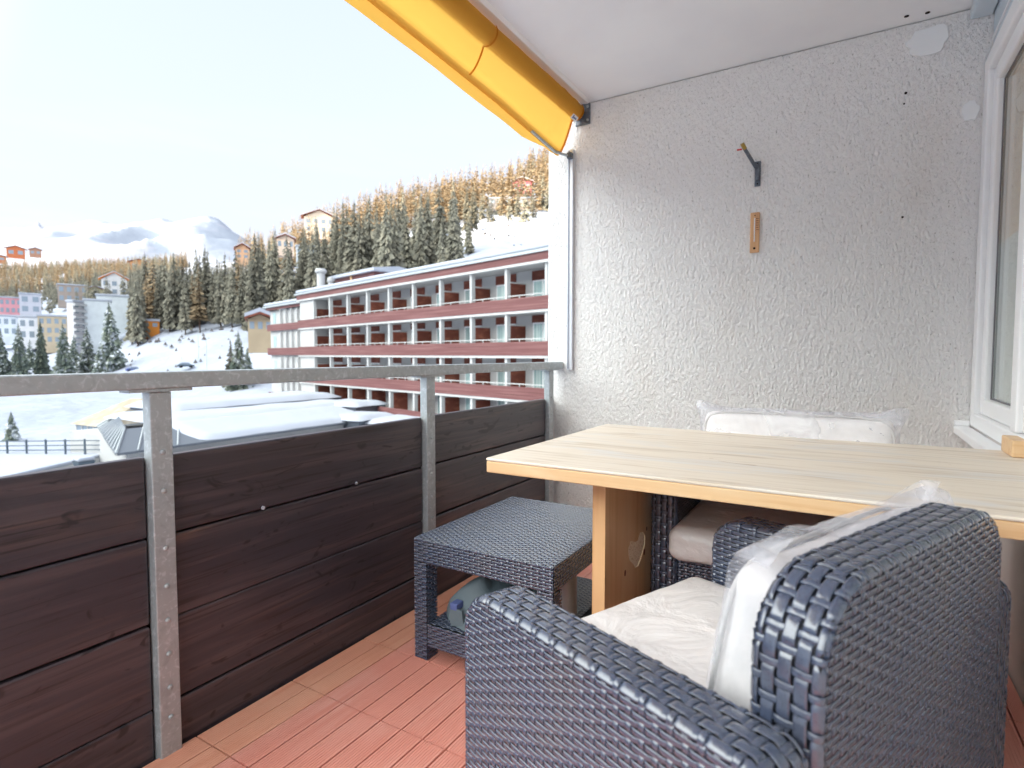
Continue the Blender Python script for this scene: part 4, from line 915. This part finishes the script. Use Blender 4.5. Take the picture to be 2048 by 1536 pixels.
def woven_slab(name, outline, w0, w1, M, parent, pu=.0210, pv=.0104, strips=5, rho=.011, faces=(1, 1), sub=6):
    """outline in the (a,b) plane, thickness w0..w1; M(a,b,w)->xyz arrays. Woven band around, woven faces both sides."""
    mb = MB(); P = np.array(outline, float); f, L = path_fn(outline)
    W = w1 - w0; flatw = W - 2 * rho; arc = rho * math.pi / 2; tot = flatw + 2 * arc
    ctr = P.mean(axis=0); sgn = 1.0
    p_, t_ = f(np.array([L / 2])); nrm = np.array([-t_[0][1], t_[0][0]]); sgn = 1.0 if nrm @ (p_[0] - ctr) > 0 else -1.0
    def band(u, v, h):
        p, t = f(u); n = np.c_[-t[:, 1], t[:, 0]] * sgn; th = np.zeros_like(v); w = np.zeros_like(v)
        lo = v < arc; hi = v > arc + flatw; mid = ~(lo | hi)
        a1_ = np.where(lo, (arc - v) / rho, np.where(hi, (v - arc - flatw) / rho, 0))
        w = np.where(mid, w0 + rho + (v - arc), np.where(lo, w0 + rho - (rho + h) * np.sin(a1_), w1 - rho + (rho + h) * np.sin(a1_)))
        dn = np.where(mid, h, (rho + h) * np.cos(a1_) - rho)
        q = p + n * dn[:, None]; return M(q[:, 0], q[:, 1], w)
    weave(mb, band, (0, L), (0, tot), pu, tot / strips, sub=6, fu=.80, fv=.44, amp=.0020)
    a0, a1 = P[:, 0].min(), P[:, 0].max(); b0, b1 = P[:, 1].min(), P[:, 1].max()
    # inside test against the outline shrunk by a margin
    def mask(a, b, mg=.009):
        amin, amax = a0 + mg, a1 - mg; ok = (a > amin) & (a < amax) & (b < b1 - mg) & (b > b0)
        top = np.interp(a.ravel(), TA, TB).reshape(a.shape); return ok & (b < top - mg)
    order = np.argsort(P[:, 0], kind='stable'); AA = np.linspace(a0, a1, 240); TB = np.zeros(240)
    for i in range(len(P) - 1):
        (xa, ya), (xb, yb) = P[i], P[i + 1]
        if abs(xb - xa) < 1e-9:
            k = int(round((xa - a0) / (a1 - a0) * 239)); TB[k] = max(TB[k], ya, yb); continue
        lo, hi = min(xa, xb), max(xa, xb); s = (AA >= lo - 1e-9) & (AA <= hi + 1e-9); TB[s] = np.maximum(TB[s], ya + (yb - ya) * (AA[s] - xa) / (xb - xa))
    TA = AA
    if faces[0]: weave(mb, lambda u, v, h: M(u, v, w0 + .0005 - h), (a0, a1), (b0, b1), pu, pv, mask=mask, sub=sub)
    if faces[1]: weave(mb, lambda u, v, h: M(u, v, w1 - .0005 + h), (a0, a1), (b0, b1), pu, pv, mask=mask, sub=sub)
    o = mb.build(name, M_rattan, parent, smooth=True)
    # solid moulded core just under the straps
    c = ctr; n = len(P); S = P.copy(); S[:, 0] = np.clip(P[:, 0], a0 + .004, a1 - .004); S[:, 1] = P[:, 1] - .004 * (P[:, 1] > b0 + .01)
    V = np.vstack([M(S[:, 0], S[:, 1], np.full(n, w0 + .0035)), M(S[:, 0], S[:, 1], np.full(n, w1 - .0035))])
    MB().add(V, [[list(range(n))], [list(range(n, 2 * n))[::-1]], [[i, (i + 1) % n, n + (i + 1) % n, n + i] for i in range(n)]]).build('core', M_rattanb, o)
    return o
def armchair(label):
    ch_ = thing('wicker_armchair', label, 'armchair')
    arm = round_outline(.288, -.285, .012, .635, .075, .03)
    for s in (1, -1):
        w0, w1 = (.325, .415) if s > 0 else (-.415, -.325)
        woven_slab('arm', arm, w0, w1, lambda a, b, w: np.c_[a, w, b], ch_)
    back = round_outline(.318, -.318, .012, .795, .108, .108, 13)
    woven_slab('backrest', back, -.290, -.206, lambda a, b, w: np.c_[w, a, b], ch_)
    mb = MB(); weave(mb, lambda u, v, h: np.c_[.272 + h, u, v], (-.329, .329), (.06, .36), .021, .0104, sub=6)
    b_ = mb.build('seat_base', M_rattan, ch_, smooth=True)
    MB().box(-.184, .268, -.3295, .3295, .06, .362).build('core', M_rattanb, b_)
    return ch_
chairN = armchair('near dark woven armchair turned to the view, its back to the window')
ANG = math.atan2(.3907, -.9205)
chairN.location = (-.161, 1.079, 0); chairN.rotation_euler = (0, 0, ANG)
chairF = copy_tree(chairN); chairF['label'] = 'far dark woven armchair under the table, against the stucco wall'
chairF.location = (-.170, 2.20, 0); chairF.rotation_euler = (0, 0, -math.pi / 2)

# cushions
def soft_box(L, W, T, r, n=34, puff=.012, wr=.004, seed=0., spike=0.):
    """rounded box: grid on a cube pushed to a rounded box, puffed and wrinkled"""
    mb = MB(); h = np.array([L / 2, W / 2, T / 2])
    for ax in range(3):
        for sg in (-1, 1):
            a = np.linspace(-1, 1, n); A, B = np.meshgrid(a, a, indexing='ij'); Pn = np.zeros((n, n, 3)); o1, o2 = [(1, 2), (2, 0), (0, 1)][ax]
            Pn[..., ax] = sg; Pn[..., o1] = A; Pn[..., o2] = B
            q = Pn * h; inner = np.clip(q, -(h - r), h - r); d = q - inner; l = np.linalg.norm(d, axis=-1, keepdims=True); q = inner + d / np.maximum(l, 1e-9) * r
            u = q / h; pf = puff * (1 - u[..., 0] ** 2) * (1 - u[..., 1] ** 2); q[..., 2] += pf * np.sign(u[..., 2]) * np.minimum(1, np.abs(u[..., 2]) * 1.3)
            nz = np.array([noise.fractal(Vector(tuple(p * 11)) + Vector((seed, 0, 0)), .9, 2.1, 3) for p in q.reshape(-1, 3)]).reshape(n, n)
            nr = q - inner * .8; nr /= np.linalg.norm(nr, axis=-1, keepdims=True) + 1e-9; q = q + nr * (nz * wr)[..., None]
            if spike:
                c_ = np.clip((np.abs(u[..., 0]) + np.abs(u[..., 1]) - 1.72) / .28, 0, 1) ** 2
                q[..., 0] += np.sign(u[..., 0]) * c_ * spike; q[..., 1] += np.sign(u[..., 1]) * c_ * spike; q[..., 2] *= (1 - .75 * c_)
            if sg < 0: q = q[::-1]
            mb.grid(q)
    return mb
def seat_cushion(label, loc, rz, group=None):
    c = soft_box(.60, .645, .115, .042, 40, .010, .0035, 1.3).build('seat_cushion', M_cushion, smooth=True); c.location = loc; c.rotation_euler = (0, 0, rz)
    return tag(c, label, 'cushion')
def back_cushion(label, loc, rz, tilt, flip=1.0):
    """local: x = width, y = height, z = thickness"""
    t_ = thing('back_cushion', label, 'cushion', loc); t_.rotation_mode = 'XYZ'
    Lw, Hh, Tt = .56, .40, .105
    soft_box(Lw, Hh, Tt, .035, 26, .012, .002, 2.2).build('filling', M_fabric, t_, smooth=True)
    for z in (-Tt / 2 + .008, Tt / 2 - .008):
        pr = []
        for k in range(80):
            a = 2 * math.pi * k / 79; x = math.copysign(abs(math.cos(a)) ** .28, math.cos(a)) * (Lw / 2 - .001); y = math.copysign(abs(math.sin(a)) ** .28, math.sin(a)) * (Hh / 2 - .001); pr.append((x, y, z))
        MB().tube(pr, .0042, 7).build('piping', M_cord, t_, smooth=True)
    soft_box(Lw + .03, Hh + .035, Tt + .010, .035, 54, .012, .006, 7.7, spike=.05).build('plastic_cover', M_wrap, t_, smooth=True)
    G = []
    for i in range(70):
        x = Lw / 2 + .012 - (Lw + .03) * i / 69; row = []
        hh_ = .010 + flip * .040 * math.exp(-((x - .19) / .075) ** 2) + flip * .042 * math.exp(-((x + Lw / 2 + .012) / .035) ** 2)
        for j in range(14):
            v = j / 13; nz = noise.fractal(Vector((x * 16, v * 2.2, 3.3)), 1., 2., 3)
            row.append((x + .012 * nz * v, Hh / 2 + .004 + hh_ * math.sin(v * math.pi * .5) , Tt / 2 + .004 - (Tt + .008) * (v ** 1.6) * .55 + .016 * nz * (v * (1.3 - v) * 2)))
        G.append(row)
    MB().grid(np.array(G)).build('plastic_flap', M_wrap, t_, smooth=True)
    return t_
from mathutils import Matrix
def place_back(o, chair, tilt, base_x, zc, dy=0.0, wide=1.0):
    # stand the cushion up: local x -> chair -y, local y -> up, local z -> chair +x, leaning back by tilt
    Mx = Matrix(((0, 0, 1, 0), (-1, 0, 0, 0), (0, 1, 0, 0), (0, 0, 0, 1))); Mx = Matrix(((0, 0, 1, 0), (1, 0, 0, 0), (0, 1, 0, 0), (0, 0, 0, 1)))
    o.matrix_world = Matrix.Translation(chair.location) @ Matrix.Rotation(chair.rotation_euler[2], 4, 'Z') @ Matrix.Translation((base_x, dy, zc)) @ Matrix.Rotation(-tilt, 4, 'Y') @ Mx @ Matrix.Diagonal((wide, 1, 1, 1))
seat_cushion('white plastic covered seat cushion on the near armchair', tuple(np.array([-.161, 1.079, .425]) + np.array([math.cos(ANG), math.sin(ANG), 0]) * .035), ANG)
seat_cushion('plastic covered seat cushion on the far armchair below the table', (-.190, 2.20 - .06, .425), -math.pi / 2)
place_back(back_cushion('upright cushion in clear plastic leaning in the near armchair', (0, 0, 0), 0, 0), chairN, R(10), -.142, .560, -.045)
place_back(back_cushion('cushion in clear plastic leaning against the far armchair back, seen above the table', (0, 0, 0), 0, 0, .15), chairF, R(8), -.115, .628, -.012, 1.12)

# ------------------------------------------------------------------ woven side table
st = thing('wicker_side_table', 'low dark woven table with lower shelf by the railing', 'side table', (0, 0, 0))
SX0, SX1, SY0, SY1, SZ = -1.277, -.742, 1.472, 2.13, .42
def side(name, pieces, core):
    mb = MB()
    for (P, U, V, pu, pv, sub) in pieces: weave(mb, P, U, V, pu, pv, sub=sub)
    o = mb.build(name, M_rattan, st, smooth=True)
    c = MB()
    for b_ in core: c.box(*b_)
    c.build('core', M_rattanb, o); return o
g = .003
side('tabletop', [(lambda u, v, h: np.c_[u, v, SZ + h], (SX0, SX1), (SY0, SY1), .0195, .0108, 6),
    (lambda u, v, h: np.c_[u, SY0 - h, v], (SX0, SX1), (SZ - .080, SZ), .021, .0098, 4), (lambda u, v, h: np.c_[SX1 + h, u, v], (SY0, SY1), (SZ - .080, SZ), .021, .0098, 4),
    (lambda u, v, h: np.c_[SX0 - h, u, v], (SY0, SY1), (SZ - .080, SZ), .021, .0098, 2)], [(SX0 + g, SX1 - g, SY0 + g, SY1 - g, SZ - .082, SZ - g)])
side('lower_shelf', [(lambda u, v, h: np.c_[u, v, .128 + h], (SX0 + .05, SX1 - .05), (SY0 + .01, SY1 - .01), .019, .0098, 6),
    (lambda u, v, h: np.c_[u, SY0 + .002 - h, v], (SX0 + .055, SX1 - .055), (.05, .128), .021, .0098, 4), (lambda u, v, h: np.c_[SX1 - .002 + h, u, v], (SY0 + .055, SY1 - .055), (.05, .128), .021, .0098, 3)],
    [(SX0 + .05 + g, SX1 - .006, SY0 + .006, SY1 - .006, .052, .128 - g)])
for ax, ay in ((SX0, SY0), (SX1 - .054, SY0), (SX0, SY1 - .054), (SX1 - .054, SY1 - .054)):
    side('leg', [(lambda u, v, h, ax=ax, ay=ay: np.c_[u, ay - h, v], (ax, ax + .054), (0, SZ - .082), .018, .0098, 4), (lambda u, v, h, ax=ax, ay=ay: np.c_[ax + .054 + h, u, v], (ay, ay + .054), (0, SZ - .082), .018, .0098, 4),
         (lambda u, v, h, ax=ax, ay=ay: np.c_[ax - h, u, v], (ay, ay + .054), (0, SZ - .082), .018, .0098, 2)], [(ax + g, ax + .054 - g, ay + g, ay + .054 - g, 0, SZ - .083)])
# things kept on the shelf
G = []
n = 40
for i in range(n):
    row = []
    for j in range(n):
        u, v = i / (n - 1) * 2 - 1, j / (n - 1) * 2 - 1; rr = max(abs(u), abs(v)); q = Vector((u * 1.7, v * 1.7, .5))
        zt = .135 + (.135 * (1 - rr ** 2.2)) * (1 + .35 * noise.noise(q * 1.2)) + .035 * noise.noise(q * 2.6) * (1 - rr)
        x = -1.02 + u * .17 + .05 * noise.noise(q + Vector((3, 0, 0))); y = 1.68 + v * .19 + .06 * noise.noise(q + Vector((0, 5, 0)))
        row.append((x, y, max(.1315, zt)))
    G.append(row)
bg_ = MB().grid(np.array(G)).build('folded_cover', M_bag, None, smooth=True); tag(bg_, 'crumpled grey blue cloth cover lying on the lower shelf', 'cover')
MB().box(-.015, .015, -.02, .02, -.012, .012, lambda V: V + [-1.13, 1.515, .20]).build('buckle', M_ink, bg_, bevel=.004)
MB().prism([(-.025, .0), (.025, .0), (.032, .05), (-.02, .062)], -.004, .004, lambda V: np.c_[V[:, 0] - 1.12, V[:, 2] + 1.50, .195 - V[:, 1]]).build('strap', M_bag, bg_)
cn = thing('metal_canister', 'brushed grey cylinder standing on the shelf beside the table leg', 'canister', (-.815, 1.70, .132))
MB().tube([(0, 0, 0), (0, 0, .20)], .042, 28).build('body', M_greycan, cn, smooth=False); MB().tube([(0, 0, .2005), (0, 0, .2060)], [.043, .041], 28).build('lid', M_greycan, cn)
